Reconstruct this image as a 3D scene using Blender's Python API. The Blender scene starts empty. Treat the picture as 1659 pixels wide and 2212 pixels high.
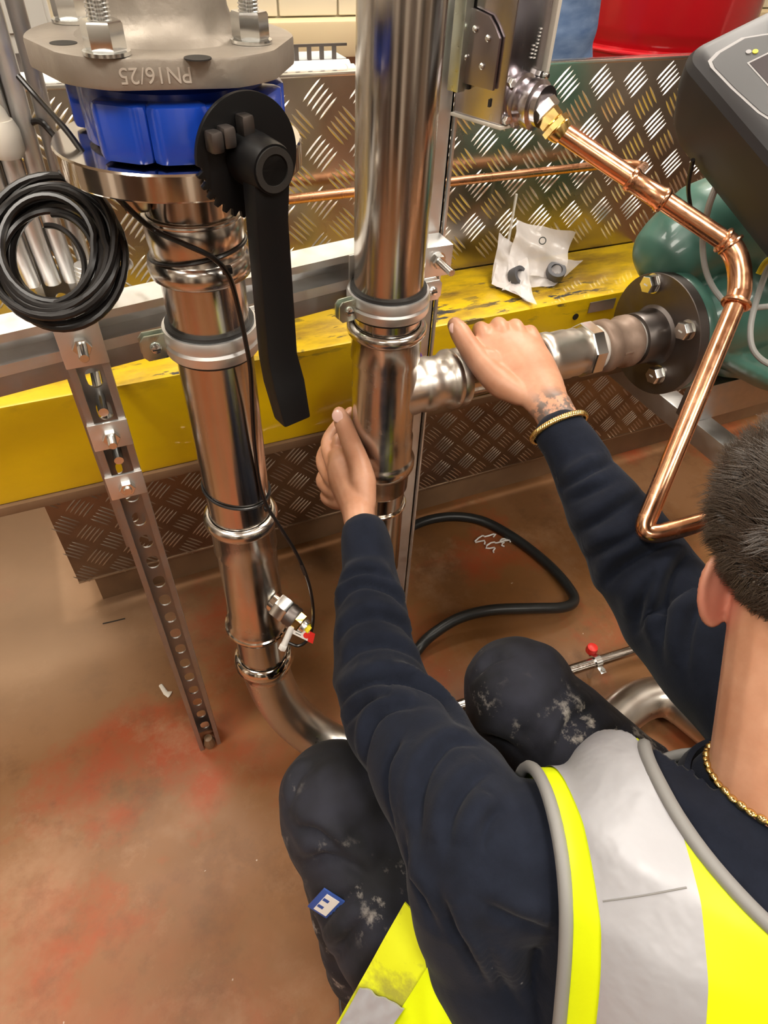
import bpy, bmesh, math, random
import numpy as np
from mathutils import Vector, Matrix
random.seed(7); rng = np.random.default_rng(7)
SC = bpy.context.scene; COL = SC.collection
PI = math.pi
# ------------------------------------------------------------------ camera
PW, PH, FPX, CAMH = 1659.0, 2212.0, 1403.0, 1.25
RIGHT = np.array([.9159, -.3996, .0396]); UP = np.array([.2548, .6546, .7117]); FWD = np.array([.3108, .6418, -.7011])
FWD /= np.linalg.norm(FWD); RIGHT -= FWD * (RIGHT @ FWD); RIGHT /= np.linalg.norm(RIGHT); UP = np.cross(RIGHT, FWD)
EYE = np.array([0, 0, CAMH])
cd = bpy.data.cameras.new('camera'); cam = bpy.data.objects.new('camera', cd); COL.objects.link(cam)
cd.sensor_fit = 'VERTICAL'; cd.sensor_height = 24; cd.lens = 24 * FPX / PH; cd.clip_start = .02
M = Matrix.Identity(4)
for i in range(3):
    M[i][0] = RIGHT[i]; M[i][1] = UP[i]; M[i][2] = -FWD[i]; M[i][3] = EYE[i]
cam.matrix_world = M; SC.camera = cam
def ray(x, y): return FWD + RIGHT * (x - PW / 2) / FPX - UP * (y - PH / 2) / FPX
def P(x, y, D): return EYE + ray(x, y) * D                       # pixel + depth -> world point
def PY(x, y, Y): d = ray(x, y); return EYE + d * (Y / d[1])
def PZ(x, y, Z): d = ray(x, y); return EYE + d * ((Z - CAMH) / d[2])
# ------------------------------------------------------------------ world, light, exposure
w = bpy.data.worlds.new('world'); SC.world = w; w.use_nodes = True
w.node_tree.nodes['Background'].inputs[0].default_value = (1, .9, .78, 1)
w.node_tree.nodes['Background'].inputs[1].default_value = .12
SC.view_settings.view_transform = 'Standard'; SC.view_settings.look = 'None'
SC.view_settings.exposure = .55; SC.view_settings.gamma = 1; SC.view_settings.use_curve_mapping = False
try:
    SC.cycles.max_bounces = 7; SC.cycles.diffuse_bounces = 3; SC.cycles.glossy_bounces = 4; SC.cycles.transmission_bounces = 4; SC.cycles.transparent_max_bounces = 6; SC.cycles.caustics_reflective = False; SC.cycles.caustics_refractive = False
except Exception: pass
LAMPS = [(-1.05, .25, 18), (.3, -.9, 17), (1.35, .55, 13), (-.5, 1.6, 16), (1.6, 1.9, 24), (-1.3, -1.5, 8), (1.7, -1.5, 12)]   # ceiling panels x, y, watt; last two added to brighten the beam front
LCOL = (1.0, .93, .83)
# ------------------------------------------------------------------ materials
MATS = {}
def nodes(m): return m.node_tree.nodes, m.node_tree.links
def mat(name, col, rough=.5, metal=0., **k):
    m = bpy.data.materials.new(name); m.use_nodes = True; MATS[name] = m
    b = m.node_tree.nodes['Principled BSDF']
    b.inputs['Base Color'].default_value = (*col, 1); b.inputs['Roughness'].default_value = rough; b.inputs['Metallic'].default_value = metal
    for a, v in k.items():
        n = {'coat': 'Coat Weight', 'spec': 'Specular IOR Level', 'alpha': 'Alpha', 'trans': 'Transmission Weight', 'ior': 'IOR', 'sheen': 'Sheen Weight', 'sss': 'Subsurface Weight', 'aniso': 'Anisotropic', 'coat_r': 'Coat Roughness'}[a]
        b.inputs[n].default_value = v
    return m
def tex(m, scale=(1, 1, 1), loc=(0, 0, 0)):
    N, L = nodes(m); tc = N.new('ShaderNodeTexCoord'); mp = N.new('ShaderNodeMapping')
    mp.inputs['Scale'].default_value = scale; mp.inputs['Location'].default_value = loc
    L.new(tc.outputs['Object'], mp.inputs['Vector']); return mp.outputs[0]
def noise(m, vec, scale, detail=4, rough=.55):
    N, L = nodes(m); n = N.new('ShaderNodeTexNoise'); n.inputs['Scale'].default_value = scale
    n.inputs['Detail'].default_value = detail; n.inputs['Roughness'].default_value = rough
    L.new(vec, n.inputs['Vector']); return n.outputs['Fac']
def ramp(m, fac, *stops):
    N, L = nodes(m); r = N.new('ShaderNodeValToRGB'); e = r.color_ramp.elements
    while len(e) < len(stops): e.new(.5)
    for q, (p, c) in zip(e, stops): q.position = p; q.color = (c, c, c, 1) if isinstance(c, (int, float)) else (*c, 1)
    L.new(fac, r.inputs[0]); return r.outputs[0]
def mix(m, fac, a, b):
    N, L = nodes(m); x = N.new('ShaderNodeMix'); x.data_type = 'RGBA'
    if isinstance(fac, float): x.inputs[0].default_value = fac
    else: L.new(fac, x.inputs[0])
    for s, v in ((6, a), (7, b)):
        if isinstance(v, tuple): x.inputs[s].default_value = (*v, 1)
        else: L.new(v, x.inputs[s])
    return x.outputs[2]
def mul(m, a, b):
    N, L = nodes(m); x = N.new('ShaderNodeMath'); x.operation = 'MULTIPLY'
    for s, v in ((0, a), (1, b)):
        if isinstance(v, (int, float)): x.inputs[s].default_value = v
        else: L.new(v, x.inputs[s])
    return x.outputs[0]
def setin(m, name, out): m.node_tree.links.new(out, m.node_tree.nodes['Principled BSDF'].inputs[name])
def bump(m, h, strength=.3, dist=.002):
    N, L = nodes(m); b = N.new('ShaderNodeBump'); b.inputs['Strength'].default_value = strength; b.inputs['Distance'].default_value = dist
    L.new(h, b.inputs['Height']); L.new(b.outputs[0], N['Principled BSDF'].inputs['Normal'])
def axis_range(m, axis, lo, hi):
    """0..1 mask along an object axis"""
    N, L = nodes(m); tc = N.new('ShaderNodeTexCoord'); s = N.new('ShaderNodeSeparateXYZ'); L.new(tc.outputs['Object'], s.inputs[0])
    r = N.new('ShaderNodeMapRange'); r.inputs[1].default_value = lo; r.inputs[2].default_value = hi; L.new(s.outputs[axis], r.inputs[0]); return r.outputs[0]

def brushed(name, col, rough, sc=(60, 60, 1.5), amt=.12, aniso=0.):
    m = mat(name, col, rough, 1., aniso=aniso); v = tex(m, sc); n = noise(m, v, 3, 3)
    setin(m, 'Roughness', ramp(m, n, (.25, rough - amt * .5), (.75, rough + amt)))
    c2 = noise(m, tex(m, (1, 1, 1)), 9, 5)
    setin(m, 'Base Color', mix(m, ramp(m, c2, (.4, 0.), (.75, .5)), col, tuple(q * .72 for q in col)))
    return m
brushed('stainless', (.62, .58, .535), .17)
brushed('stainless_fit', (.66, .62, .57), .2, (14, 14, 14), .1)
brushed('stainless_floor', (.66, .62, .56), .3, (8, 8, 8), .1)
brushed('polished', (.80, .74, .66), .09, (9, 9, 9), .05)
brushed('galv', (.88, .88, .87), .42, (18, 18, 18), .12)
brushed('galv_dull', (.46, .45, .44), .42, (18, 18, 18), .14)
brushed('zinc', (.80, .81, .79), .22, (30, 30, 30), .03)
brushed('satin', (.78, .73, .66), .33, (14, 14, 14), .1)
brushed('box_plate', (.40, .35, .36), .3, (10, 10, 3), .1)
brushed('zinc_green', (.60, .66, .58), .3, (30, 30, 30), .1)
brushed('copper', (.80, .42, .24), .2, (20, 20, 20), .12)
brushed('copper_old', (.70, .36, .20), .26, (20, 20, 20), .14)
brushed('brass', (.85, .60, .22), .2, (30, 30, 30), .1)
brushed('gold', (.95, .72, .28), .15, (60, 60, 60), .05)
brushed('steel_dark', (.17, .15, .14), .42, (12, 12, 12), .15)
brushed('box_metal', (.56, .52, .55), .2, (10, 10, 3), .1)
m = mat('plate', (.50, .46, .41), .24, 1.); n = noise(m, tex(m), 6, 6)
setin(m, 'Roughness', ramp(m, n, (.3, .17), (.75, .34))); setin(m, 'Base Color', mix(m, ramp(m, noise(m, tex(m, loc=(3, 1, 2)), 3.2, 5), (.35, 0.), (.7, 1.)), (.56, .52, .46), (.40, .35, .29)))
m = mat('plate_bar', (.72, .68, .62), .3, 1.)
m = mat('plate_shaded', (.30, .23, .18), .34, 1.); n = noise(m, tex(m), 6, 6)  # darker copy of plate: shade under the beam put into the colour
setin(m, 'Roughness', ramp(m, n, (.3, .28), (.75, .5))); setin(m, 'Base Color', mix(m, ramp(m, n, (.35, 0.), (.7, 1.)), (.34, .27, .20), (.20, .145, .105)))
mat('plate_shaded_bar', (.50, .42, .34), .34, 1.)  # tread bars with the same under-beam shade in their colour
mat('plate_edge', (.92, .90, .86), .2, 1.)
m = mat('yellow_paint', (.88, .58, .003), .34, 0, coat=.25)
a = ramp(m, noise(m, tex(m, (5, 18, 26)), 3.1, 7, .62), (.565, 0.), (.60, 1.)); msk = ramp(m, noise(m, tex(m, loc=(1.7, .3, .2)), 3.0, 2), (.43, 0.), (.55, 1.))
top = axis_range(m, 2, .655, .688)
chips = mul(m, mul(m, a, msk), top)
dirt = mul(m, ramp(m, noise(m, tex(m, (3, 9, 6)), 2.3, 7, .65), (.42, 0.), (.66, 1.)), .85)
dirt2 = mul(m, dirt, ramp(m, axis_range(m, 2, .66, .689), (.0, .10), (1., 1.)))
c = mix(m, dirt2, (.88, .58, .003), (.27, .14, .018)); c = mix(m, chips, c, (.035, .03, .03)); setin(m, 'Base Color', c)
setin(m, 'Roughness', ramp(m, chips, (0., .34), (1., .7)))
m = mat('floor_paint', (.45, .28, .18), .4, spec=.3)
v = tex(m); big = noise(m, v, 1.6, 5, .6); mid = noise(m, tex(m, loc=(4, 2, 1)), 3.4, 8, .65); fine = noise(m, tex(m, loc=(9, 5, 1)), 16, 8, .7)
c = mix(m, ramp(m, big, (.34, 0.), (.62, 1.)), (.205, .088, .028), (.27, .135, .062))
c = mix(m, ramp(m, mid, (.50, 0.), (.64, .8)), c, (.33, .058, .018))
c = mix(m, ramp(m, noise(m, tex(m, loc=(2, 7, 3)), 2.2, 6, .62), (.56, 0.), (.72, .7)), c, (.38, .225, .13))
c = mix(m, ramp(m, fine, (.62, 0.), (.78, .6)), c, (.14, .07, .034))
c = mix(m, ramp(m, noise(m, tex(m, loc=(6, 3, 2)), 7.5, 8, .7), (.50, 0.), (.68, .62)), c, (.13, .06, .026))
c = mix(m, ramp(m, noise(m, tex(m, loc=(8, 1, 5)), 6.0, 8, .72), (.54, 0.), (.70, .6)), c, (.35, .20, .11))
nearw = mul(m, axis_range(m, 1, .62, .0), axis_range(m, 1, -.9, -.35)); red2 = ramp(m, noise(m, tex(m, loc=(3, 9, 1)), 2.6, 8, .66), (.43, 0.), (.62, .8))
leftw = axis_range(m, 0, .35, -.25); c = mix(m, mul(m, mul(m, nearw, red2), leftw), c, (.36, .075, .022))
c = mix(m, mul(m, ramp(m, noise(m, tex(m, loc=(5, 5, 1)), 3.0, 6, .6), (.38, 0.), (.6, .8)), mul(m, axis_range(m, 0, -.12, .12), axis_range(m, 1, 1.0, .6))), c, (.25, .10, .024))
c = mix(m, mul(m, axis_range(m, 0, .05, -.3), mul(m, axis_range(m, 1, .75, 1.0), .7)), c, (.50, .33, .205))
sp = ramp(m, noise(m, tex(m, loc=(1, 1, 7)), 62, 2, .5), (.765, 0.), (.785, .7)); c = mix(m, sp, c, (.70, .60, .50)); setin(m, 'Base Color', c)
setin(m, 'Roughness', ramp(m, mid, (.3, .36), (.7, .52))); bump(m, fine, .12, .002)
m = mat('kick', (.20, .115, .06), .5); setin(m, 'Base Color', ramp(m, noise(m, tex(m), 7, 6), (.3, (.15, .085, .045)), (.7, (.27, .16, .085))))
mat('cream_wall', (.80, .74, .60), .55); mat('cream_ledge', (.80, .66, .40), .6); mat('white_wall', (.78, .75, .68), .7)
mat('room_wall', (.36, .30, .24), .8); mat('ceiling_paint', (.72, .68, .6), .8)
mat('trunking', (.50, .51, .51), .5); mat('white_plastic', (.82, .80, .76), .35); mat('cream_plastic', (.80, .74, .64), .4)
mat('dark', (.02, .018, .016), .6); mat('rubber', (.022, .021, .02), .55); mat('black_plastic', (.016, .015, .015), .36, coat=.1)
mat('black_iron', (.0045, .0045, .005), .4, spec=.3); mat('cable_black', (.010, .0085, .008), .3, spec=.4)
mat('cable_grey', (.40, .40, .38), .5); mat('purple_wire', (.22, .10, .45), .4)
m = mat('blue_paint', (.010, .06, .46), .26, coat=.5)
bump(m, noise(m, tex(m), 60, 3), .1, .001)
m = mat('cast_iron', (.34, .29, .24), .5, .55); n = noise(m, tex(m), 90, 5); bump(m, n, .35, .002)
setin(m, 'Base Color', ramp(m, noise(m, tex(m), 14, 5), (.3, (.30, .26, .215)), (.7, (.42, .37, .31))))
mat('cast_text', (.72, .66, .58), .4, .5)
m = mat('brown_iron', (.30, .21, .16), .5, .35); bump(m, noise(m, tex(m), 120, 4), .3, .0015); setin(m, 'Base Color', ramp(m, noise(m, tex(m), 25, 5), (.3, (.25, .17, .125)), (.7, (.40, .29, .225))))
mat('thread_tape', (.78, .74, .68), .5)
m = mat('pump_green', (.055, .16, .125), .34, coat=.2); setin(m, 'Base Color', ramp(m, noise(m, tex(m), 8, 5), (.3, (.045, .14, .11)), (.7, (.085, .21, .165))))
mat('pump_black', (.024, .023, .025), .45, spec=.4); mat('pump_face', (.035, .035, .037), .42); mat('pump_line', (.30, .29, .29), .4); mat('pump_screen', (.06, .052, .056), .2)
mat('led_yellow', (.9, .75, .02), .4)
m = mat('red_paint', (.62, .012, .02), .2, coat=.5)
mat('red_plastic', (.75, .03, .02), .4); mat('yellow_plastic', (.9, .72, .02), .4)
m = mat('navy_fleece', (.012, .016, .027), .95, sheen=.06, spec=.2)
n1 = noise(m, tex(m), 420, 2); n2 = noise(m, tex(m, loc=(3, 3, 3)), 34, 6, .7); lint = ramp(m, noise(m, tex(m, loc=(5, 2, 2)), 95, 3, .5), (.77, 0.), (.80, .55))
c = mix(m, ramp(m, n2, (.35, 0.), (.75, 1.)), (.0060, .0082, .0158), (.0105, .0138, .0255)); setin(m, 'Base Color', mix(m, lint, c, (.28, .28, .30)))
bump(m, n1, .25, .001)
m = mat('navy_trouser', (.018, .019, .027), .8, sheen=.04, spec=.25)
st = mul(m, ramp(m, noise(m, tex(m, (1.2, 1, .8)), 26, 7, .7), (.56, 0.), (.68, 1.)), ramp(m, noise(m, tex(m, loc=(2, 1, 1)), 7, 2), (.47, 0.), (.60, .8)))
c = mix(m, ramp(m, noise(m, tex(m, loc=(1, 5, 3)), 9, 4), (.4, 0.), (.7, 1.)), (.010, .010, .012), (.028, .029, .044)); setin(m, 'Base Color', mix(m, st, c, (.55, .50, .45)))
bump(m, noise(m, tex(m), 500, 2), .2, .001)
m = mat('hivis', (.78, .92, .0), .55); m.node_tree.nodes['Principled BSDF'].inputs['Emission Color'].default_value = (.7, .9, 0, 1)
bump(m, noise(m, tex(m), 600, 2), .1, .0006)
m = mat('hivis_dirty', (.72, .80, .01), .6); setin(m, 'Base Color', mix(m, ramp(m, noise(m, tex(m), 16, 6, .65), (.52, 0.), (.66, .8)), (.74, .80, .012), (.30, .27, .05)))
m = mat('reflective', (.43, .43, .455), .45, .2); bump(m, noise(m, tex(m), 20, 3), .5, .006)
mat('piping', (.24, .235, .225), .6)
m = mat('skin', (.66, .36, .235), .45, sss=.12); m.node_tree.nodes['Principled BSDF'].inputs['Subsurface Radius'].default_value = (.02, .007, .004)
sk = noise(m, tex(m), 26, 5); c = mix(m, ramp(m, sk, (.35, 0.), (.7, 1.)), (.54, .255, .145), (.66, .35, .22))
N, L = nodes(m); tc = N.new('ShaderNodeTexCoord'); vd = N.new('ShaderNodeVectorMath'); vd.operation = 'DISTANCE'; L.new(tc.outputs['Object'], vd.inputs[0]); TATTOO = vd
tm = ramp(m, vd.outputs['Value'], (.026, 1.), (.044, 0.)); tp = ramp(m, noise(m, tex(m, (1, 1, 1), (2, 2, 2)), 70, 3, .6), (.40, 0.), (.50, .85))
c = mix(m, mul(m, tm, tp), c, (.10, .095, .09)); setin(m, 'Base Color', c); bump(m, noise(m, tex(m, loc=(1, 2, 3)), 170, 4), .15, .001)
mat('lip', (.50, .20, .16), .45); mat('ear_skin', (.62, .25, .18), .45, sss=.2); mat('nail', (.80, .50, .42), .25); mat('eye_white', (.8, .78, .74), .2); mat('iris', (.06, .035, .02), .15)
m = mat('hair', (.045, .033, .024), .42); oi = m.node_tree.nodes.new('ShaderNodeTexNoise'); oi.inputs['Scale'].default_value = 260
setin(m, 'Base Color', ramp(m, oi.outputs['Fac'], (.35, (.022, .016, .012)), (.60, (.070, .050, .036)), (.76, (.22, .17, .13))))
m = mat('jeans', (.12, .21, .40), .8); setin(m, 'Base Color', ramp(m, noise(m, tex(m, (1, 1, 3)), 14, 5), (.3, (.10, .18, .36)), (.7, (.24, .35, .56))))
m = mat('bag', (.93, .88, .86), .25, alpha=.62); bump(m, noise(m, tex(m), 38, 4), .5, .004)
mat('bag_paper', (.80, .73, .70), .5); mat('seal_grey', (.10, .10, .11), .5); mat('ink', (.06, .07, .06), .6)
mat('hose', (.014, .016, .016), .38); mat('blue_tag', (.03, .08, .32), .6); mat('tag_white', (.80, .76, .70), .6)
mat('boot', (.03, .025, .02), .6); mat('bracelet_core', (.6, .42, .12), .3, 1.)
m = mat('lamp_glow', (1, 1, 1), .5); b = m.node_tree.nodes['Principled BSDF']; b.inputs['Emission Color'].default_value = (*LCOL, 1); b.inputs['Emission Strength'].default_value = 6; m.cycles.emission_sampling = 'NONE'
# ------------------------------------------------------------------ mesh helpers
def V(*a): return np.array(a, float)
def unit(v): v = np.asarray(v, float); return v / (np.linalg.norm(v) + 1e-12)
def frame(axis, hint=(0, 0, 1)):
    z = unit(axis); h = np.asarray(hint, float)
    if abs(z @ unit(h)) > .97: h = V(1, 0, 0) if abs(z[0]) < .9 else V(0, 1, 0)
    x = unit(np.cross(h, z)); return x, np.cross(z, x), z
class MB:
    def __init__(s): s.v = []; s.f = []
    def add(s, vs, fs):
        o = len(s.v); s.v.extend([tuple(map(float, q)) for q in vs]); s.f.extend([tuple(i + o for i in f) for f in fs]); return s
    def box(s, c, size, ax=None):
        a = np.eye(3) if ax is None else np.array(ax); c = np.asarray(c, float); h = np.array(size) / 2
        vs = [c + a[0] * h[0] * i + a[1] * h[1] * j + a[2] * h[2] * k for i in (-1, 1) for j in (-1, 1) for k in (-1, 1)]
        return s.add(vs, [(0, 1, 3, 2), (4, 6, 7, 5), (0, 4, 5, 1), (2, 3, 7, 6), (0, 2, 6, 4), (1, 5, 7, 3)])
    def box2(s, lo, hi): lo = np.array(lo, float); hi = np.array(hi, float); return s.box((lo + hi) / 2, hi - lo)
    def lathe(s, base, axis, prof, n=32, close=False, hint=(0, 0, 1), caps=True):
        x, y, z = frame(axis, hint); base = np.asarray(base, float); vs = []; fs = []; k = len(prof)
        for r, h in prof:
            for i in range(n):
                t = 2 * PI * i / n; vs.append(base + z * h + (x * math.cos(t) + y * math.sin(t)) * r)
        for j in range(k - 1 + (1 if close else 0)):
            a = j * n; b = ((j + 1) % k) * n
            for i in range(n): q = (i + 1) % n; fs.append((a + i, a + q, b + q, b + i))
        if caps and not close:
            fs.append(tuple(reversed(range(n)))); fs.append(tuple((k - 1) * n + i for i in range(n)))
        return s.add(vs, fs)
    def cyl(s, a, b, r, n=24, r2=None):
        a = np.asarray(a, float); b = np.asarray(b, float); return s.lathe(a, b - a, [(r, 0), (r if r2 is None else r2, np.linalg.norm(b - a))], n)
    def ring(s, c, axis, R, r, n=40, k=10, flat=1.):
        return s.lathe(c, axis, [(R + r * math.cos(2 * PI * j / k), flat * r * math.sin(2 * PI * j / k)) for j in range(k)], n, close=True)
    def hexa(s, base, axis, af, h, hint=(0, 0, 1), n=6): 
        r = af / 2 / math.cos(PI / 6); return s.lathe(base, axis, [(r * .93, 0), (r, h * .08), (r, h * .9), (r * .92, h)], n, hint=hint)
    def tube(s, pts, r, n=10, caps=True, closed=False):
        pts = [np.asarray(p, float) for p in pts]; k = len(pts); rs = [r] * k if isinstance(r, (int, float)) else list(r)
        vs = []; fs = []; x = None
        for i in range(k):
            if closed: t = unit(pts[(i + 1) % k] - pts[i - 1])
            else: t = unit(pts[min(i + 1, k - 1)] - pts[max(i - 1, 0)])
            if x is None: x = frame(t)[0]
            x = unit(x - t * (x @ t)); y = np.cross(t, x)
            for j in range(n): a = 2 * PI * j / n; vs.append(pts[i] + (x * math.cos(a) + y * math.sin(a)) * rs[i])
        for i in range(k if closed else k - 1):
            a = i * n; b = ((i + 1) % k) * n
            for j in range(n): q = (j + 1) % n; fs.append((a + j, a + q, b + q, b + j))
        if caps and not closed: fs.append(tuple(reversed(range(n)))); fs.append(tuple((k - 1) * n + j for j in range(n)))
        return s.add(vs, fs)
    def prism(s, poly, o, ax, ay, az, d):
        """2-D outline in (ax, ay) at o, extruded d along az"""
        o = np.asarray(o, float); n = len(poly); vs = [o + ax * p[0] + ay * p[1] for p in poly]; vs += [q + az * d for q in vs]
        return s.add(vs, [tuple(reversed(range(n))), tuple(range(n, 2 * n))] + [(i, (i + 1) % n, n + (i + 1) % n, n + i) for i in range(n)])
    def loft(s, pts, rad, side=(1, 0, 0), n=20, disp=None):
        """closed elliptic loft: rad = [(a along side, b across)], round ends; disp(t, ang) scales the radius"""
        pts = [np.asarray(p, float) for p in pts]; rad = [(q, q) if isinstance(q, (int, float)) else q for q in rad]; k = len(pts); vs = []; fs = []
        T = [unit(pts[min(i + 1, k - 1)] - pts[max(i - 1, 0)]) for i in range(k)]
        S = []
        for i in range(k):
            sd = np.asarray(side[i] if isinstance(side, list) else side, float); S.append(unit(sd - T[i] * (sd @ T[i])))
        rings = []
        for f in (.97, .75, .45): rings.append((pts[0] - T[0] * min(rad[0]) * f, math.sqrt(1 - f * f), 0, 0.))
        for i in range(k): rings.append((pts[i], 1., i, i / (k - 1)))
        for f in (.45, .75, .97): rings.append((pts[-1] + T[-1] * min(rad[-1]) * f, math.sqrt(1 - f * f), k - 1, 1.))
        for c, sc, i, t in rings:
            y = np.cross(T[i], S[i])
            for j in range(n):
                a = 2 * PI * j / n; d = 1. if disp is None else disp(t, a)
                vs.append(c + S[i] * math.cos(a) * rad[i][0] * sc * d + y * math.sin(a) * rad[i][1] * sc * d)
        m_ = len(rings)
        for i in range(m_ - 1):
            for j in range(n): q = (j + 1) % n; fs.append((i * n + j, i * n + q, (i + 1) * n + q, (i + 1) * n + j))
        fs.append(tuple(reversed(range(n)))); fs.append(tuple((m_ - 1) * n + j for j in range(n)))
        return s.add(vs, fs)
    def ell(s, c, ax, r, n=20, k=12):
        c = np.asarray(c, float); vs = []; fs = []
        for i in range(1, k):
            p = PI * i / k
            for j in range(n): t = 2 * PI * j / n; vs.append(c + ax[0] * r[0] * math.sin(p) * math.cos(t) + ax[1] * r[1] * math.sin(p) * math.sin(t) + ax[2] * r[2] * math.cos(p))
        for i in range(k - 2):
            for j in range(n): q = (j + 1) % n; fs.append((i * n + j, (i + 1) * n + j, (i + 1) * n + q, i * n + q))
        vs += [c + ax[2] * r[2], c - ax[2] * r[2]]; a = (k - 1) * n
        for j in range(n): q = (j + 1) % n; fs.append((j, q, a)); fs.append(((k - 2) * n + q, (k - 2) * n + j, a + 1))
        return s.add(vs, fs)
    def mesh(s, name):
        me = bpy.data.meshes.new(name); me.from_pydata(s.v, [], s.f); return me
    def build(s, name, m, parent=None, ang=35, bevel=0., flat=False, fix=True):
        me = s.mesh(name)
        if fix or bevel:
            bm = bmesh.new(); bm.from_mesh(me)
            if fix: bmesh.ops.recalc_face_normals(bm, faces=bm.faces)
            if bevel:
                ed = [e for e in bm.edges if len(e.link_faces) == 2 and e.calc_face_angle(0) > .5]
                bmesh.ops.bevel(bm, geom=ed, offset=bevel, segments=2, affect='EDGES', profile=.6, clamp_overlap=True)
            bm.to_mesh(me); bm.free()
        return link(name, me, m, parent, ang, flat)
def link(name, me, m, parent=None, ang=35, flat=False):
    me.materials.clear(); me.materials.append(MATS[m])
    if not flat:
        me.polygons.foreach_set('use_smooth', [True] * len(me.polygons)); me.set_sharp_from_angle(angle=math.radians(ang))
    o = bpy.data.objects.new(name, me); COL.objects.link(o)
    if parent is not None: put(o, parent)
    return o
def put(o, parent):
    o.parent = parent; o.matrix_parent_inverse = Matrix.Translation(-Vector(parent.location)) if parent.type == 'EMPTY' else Matrix.Identity(4)
def thing(name, label, cat, loc=(0, 0, 0), group=None):
    o = bpy.data.objects.new(name, None); COL.objects.link(o); o.location = [float(q) for q in loc]; o.empty_display_size = .05
    return tag(o, label, cat, group)
def tag(o, label, cat, group=None):
    o['label'] = label; o['category'] = cat
    if group: o['group'] = group
    return o
def struct(o): o['kind'] = 'structure'; return o
def spline(pts, per=8, closed=False):
    """Catmull-Rom through the points"""
    p = [np.asarray(q, float) for q in pts]; k = len(p); out = []
    for i in range(k if closed else k - 1):
        a = p[i - 1] if (closed or i) else 2 * p[0] - p[1]; b = p[i]; c = p[(i + 1) % k]; d = p[(i + 2) % k] if (closed or i + 2 < k) else 2 * p[-1] - p[-2]
        for j in range(per):
            t = j / per; out.append(.5 * (2 * b + (c - a) * t + (2 * a - 5 * b + 4 * c - d) * t * t + (3 * b - a - 3 * c + d) * t ** 3))
    if not closed: out.append(p[-1])
    return out
def resamp(vals, n):
    vals = np.array([(q, q) if isinstance(q, (int, float)) else q for q in vals], float); x = np.linspace(0, 1, len(vals)); t = np.linspace(0, 1, n)
    return [(float(np.interp(u, x, vals[:, 0])), float(np.interp(u, x, vals[:, 1]))) for u in t]
def remesh(mb, voxel, smooth=4, fac=.5):
    """one continuous skin around overlapping closed shapes"""
    me = mb.mesh('tmp'); bm = bmesh.new(); bm.from_mesh(me); bmesh.ops.recalc_face_normals(bm, faces=bm.faces); bm.to_mesh(me); bm.free()
    o = bpy.data.objects.new('tmp', me); COL.objects.link(o)
    r = o.modifiers.new('r', 'REMESH'); r.mode = 'VOXEL'; r.voxel_size = voxel
    if smooth: q = o.modifiers.new('s', 'SMOOTH'); q.factor = fac; q.iterations = smooth
    dg = bpy.context.evaluated_depsgraph_get(); dg.update(); out = bpy.data.meshes.new_from_object(o.evaluated_get(dg), depsgraph=dg)
    bpy.data.objects.remove(o); bpy.data.meshes.remove(me); return out
def slotted(mb, o, ax, ay, az, width, length, pitch, sw, sl, th, first=None):
    """flat web (ax wide, ay long, az thick) with a row of round-ended slots cut through it"""
    cnt = int(length / pitch); o = np.asarray(o, float)
    for i in range(cnt + 1):
        y0 = i * pitch; y1 = min(y0 + pitch, length)
        if y1 - y0 < 1e-4: continue
        if y1 - y0 < pitch * .99:
            mb.prism([(-width / 2, y0), (width / 2, y0), (width / 2, y1), (-width / 2, y1)], o, ax, ay, az, th); continue
        cy = (y0 + y1) / 2; hw, hl = width / 2, pitch / 2
        ang = sorted(set([2 * PI * k / 16 for k in range(16)] + [math.atan2(b * hl, a * hw) % (2 * PI) for a in (-1, 1) for b in (-1, 1)])); inn = []; out = []
        for t in ang:
            cx, sy = math.cos(t), math.sin(t); k = min(hw / abs(cx) if abs(cx) > 1e-6 else 9, hl / abs(sy) if abs(sy) > 1e-6 else 9)
            out.append((cx * k, cy + sy * k)); q = max(0, sl - sw) / 2; inn.append((cx * sw / 2, cy + sy * sw / 2 + (q if sy > 1e-6 else -q if sy < -1e-6 else 0)))
        n = len(ang); vs = []
        for zz in (0, th):
            vs += [o + ax * p[0] + ay * p[1] + az * zz for p in out]; vs += [o + ax * p[0] + ay * p[1] + az * zz for p in inn]
        fs = []
        for k in range(n):
            q = (k + 1) % n; fs += [(k, q, n + q, n + k), (2 * n + k, 3 * n + k, 3 * n + q, 2 * n + q), (n + k, n + q, 3 * n + q, 3 * n + k)]
        mb.add(vs, fs)
def channel(name, m, parent, o, ax, ay, az, length, wd=.041, dp=.041, lip=.0075, th=.0025, holes=(.05, .0135, .028)):
    """strut channel: web at the back (az points from the web to the open side), ax across, ay along"""
    o = np.asarray(o, float); mb = MB()
    if holes: slotted(mb, o, ax, ay, az, wd, length, holes[0], holes[1], holes[2], th)
    else: mb.prism([(-wd / 2, 0), (wd / 2, 0), (wd / 2, length), (-wd / 2, length)], o, ax, ay, az, th)
    for s in (-1, 1):
        x1 = s * wd / 2; x0 = s * (wd / 2 - th); xl = s * (wd / 2 - lip); xi = s * (wd / 2 - lip + th)
        pol = [(x0, 0), (x1, 0), (x1, dp), (xl, dp), (xl, dp - .008), (xi, dp - .008), (xi, dp - th), (x0, dp - th)]
        mb.prism(pol, o, ax, az, ay, length)
    return mb.build(name, m, parent, ang=30)
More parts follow.
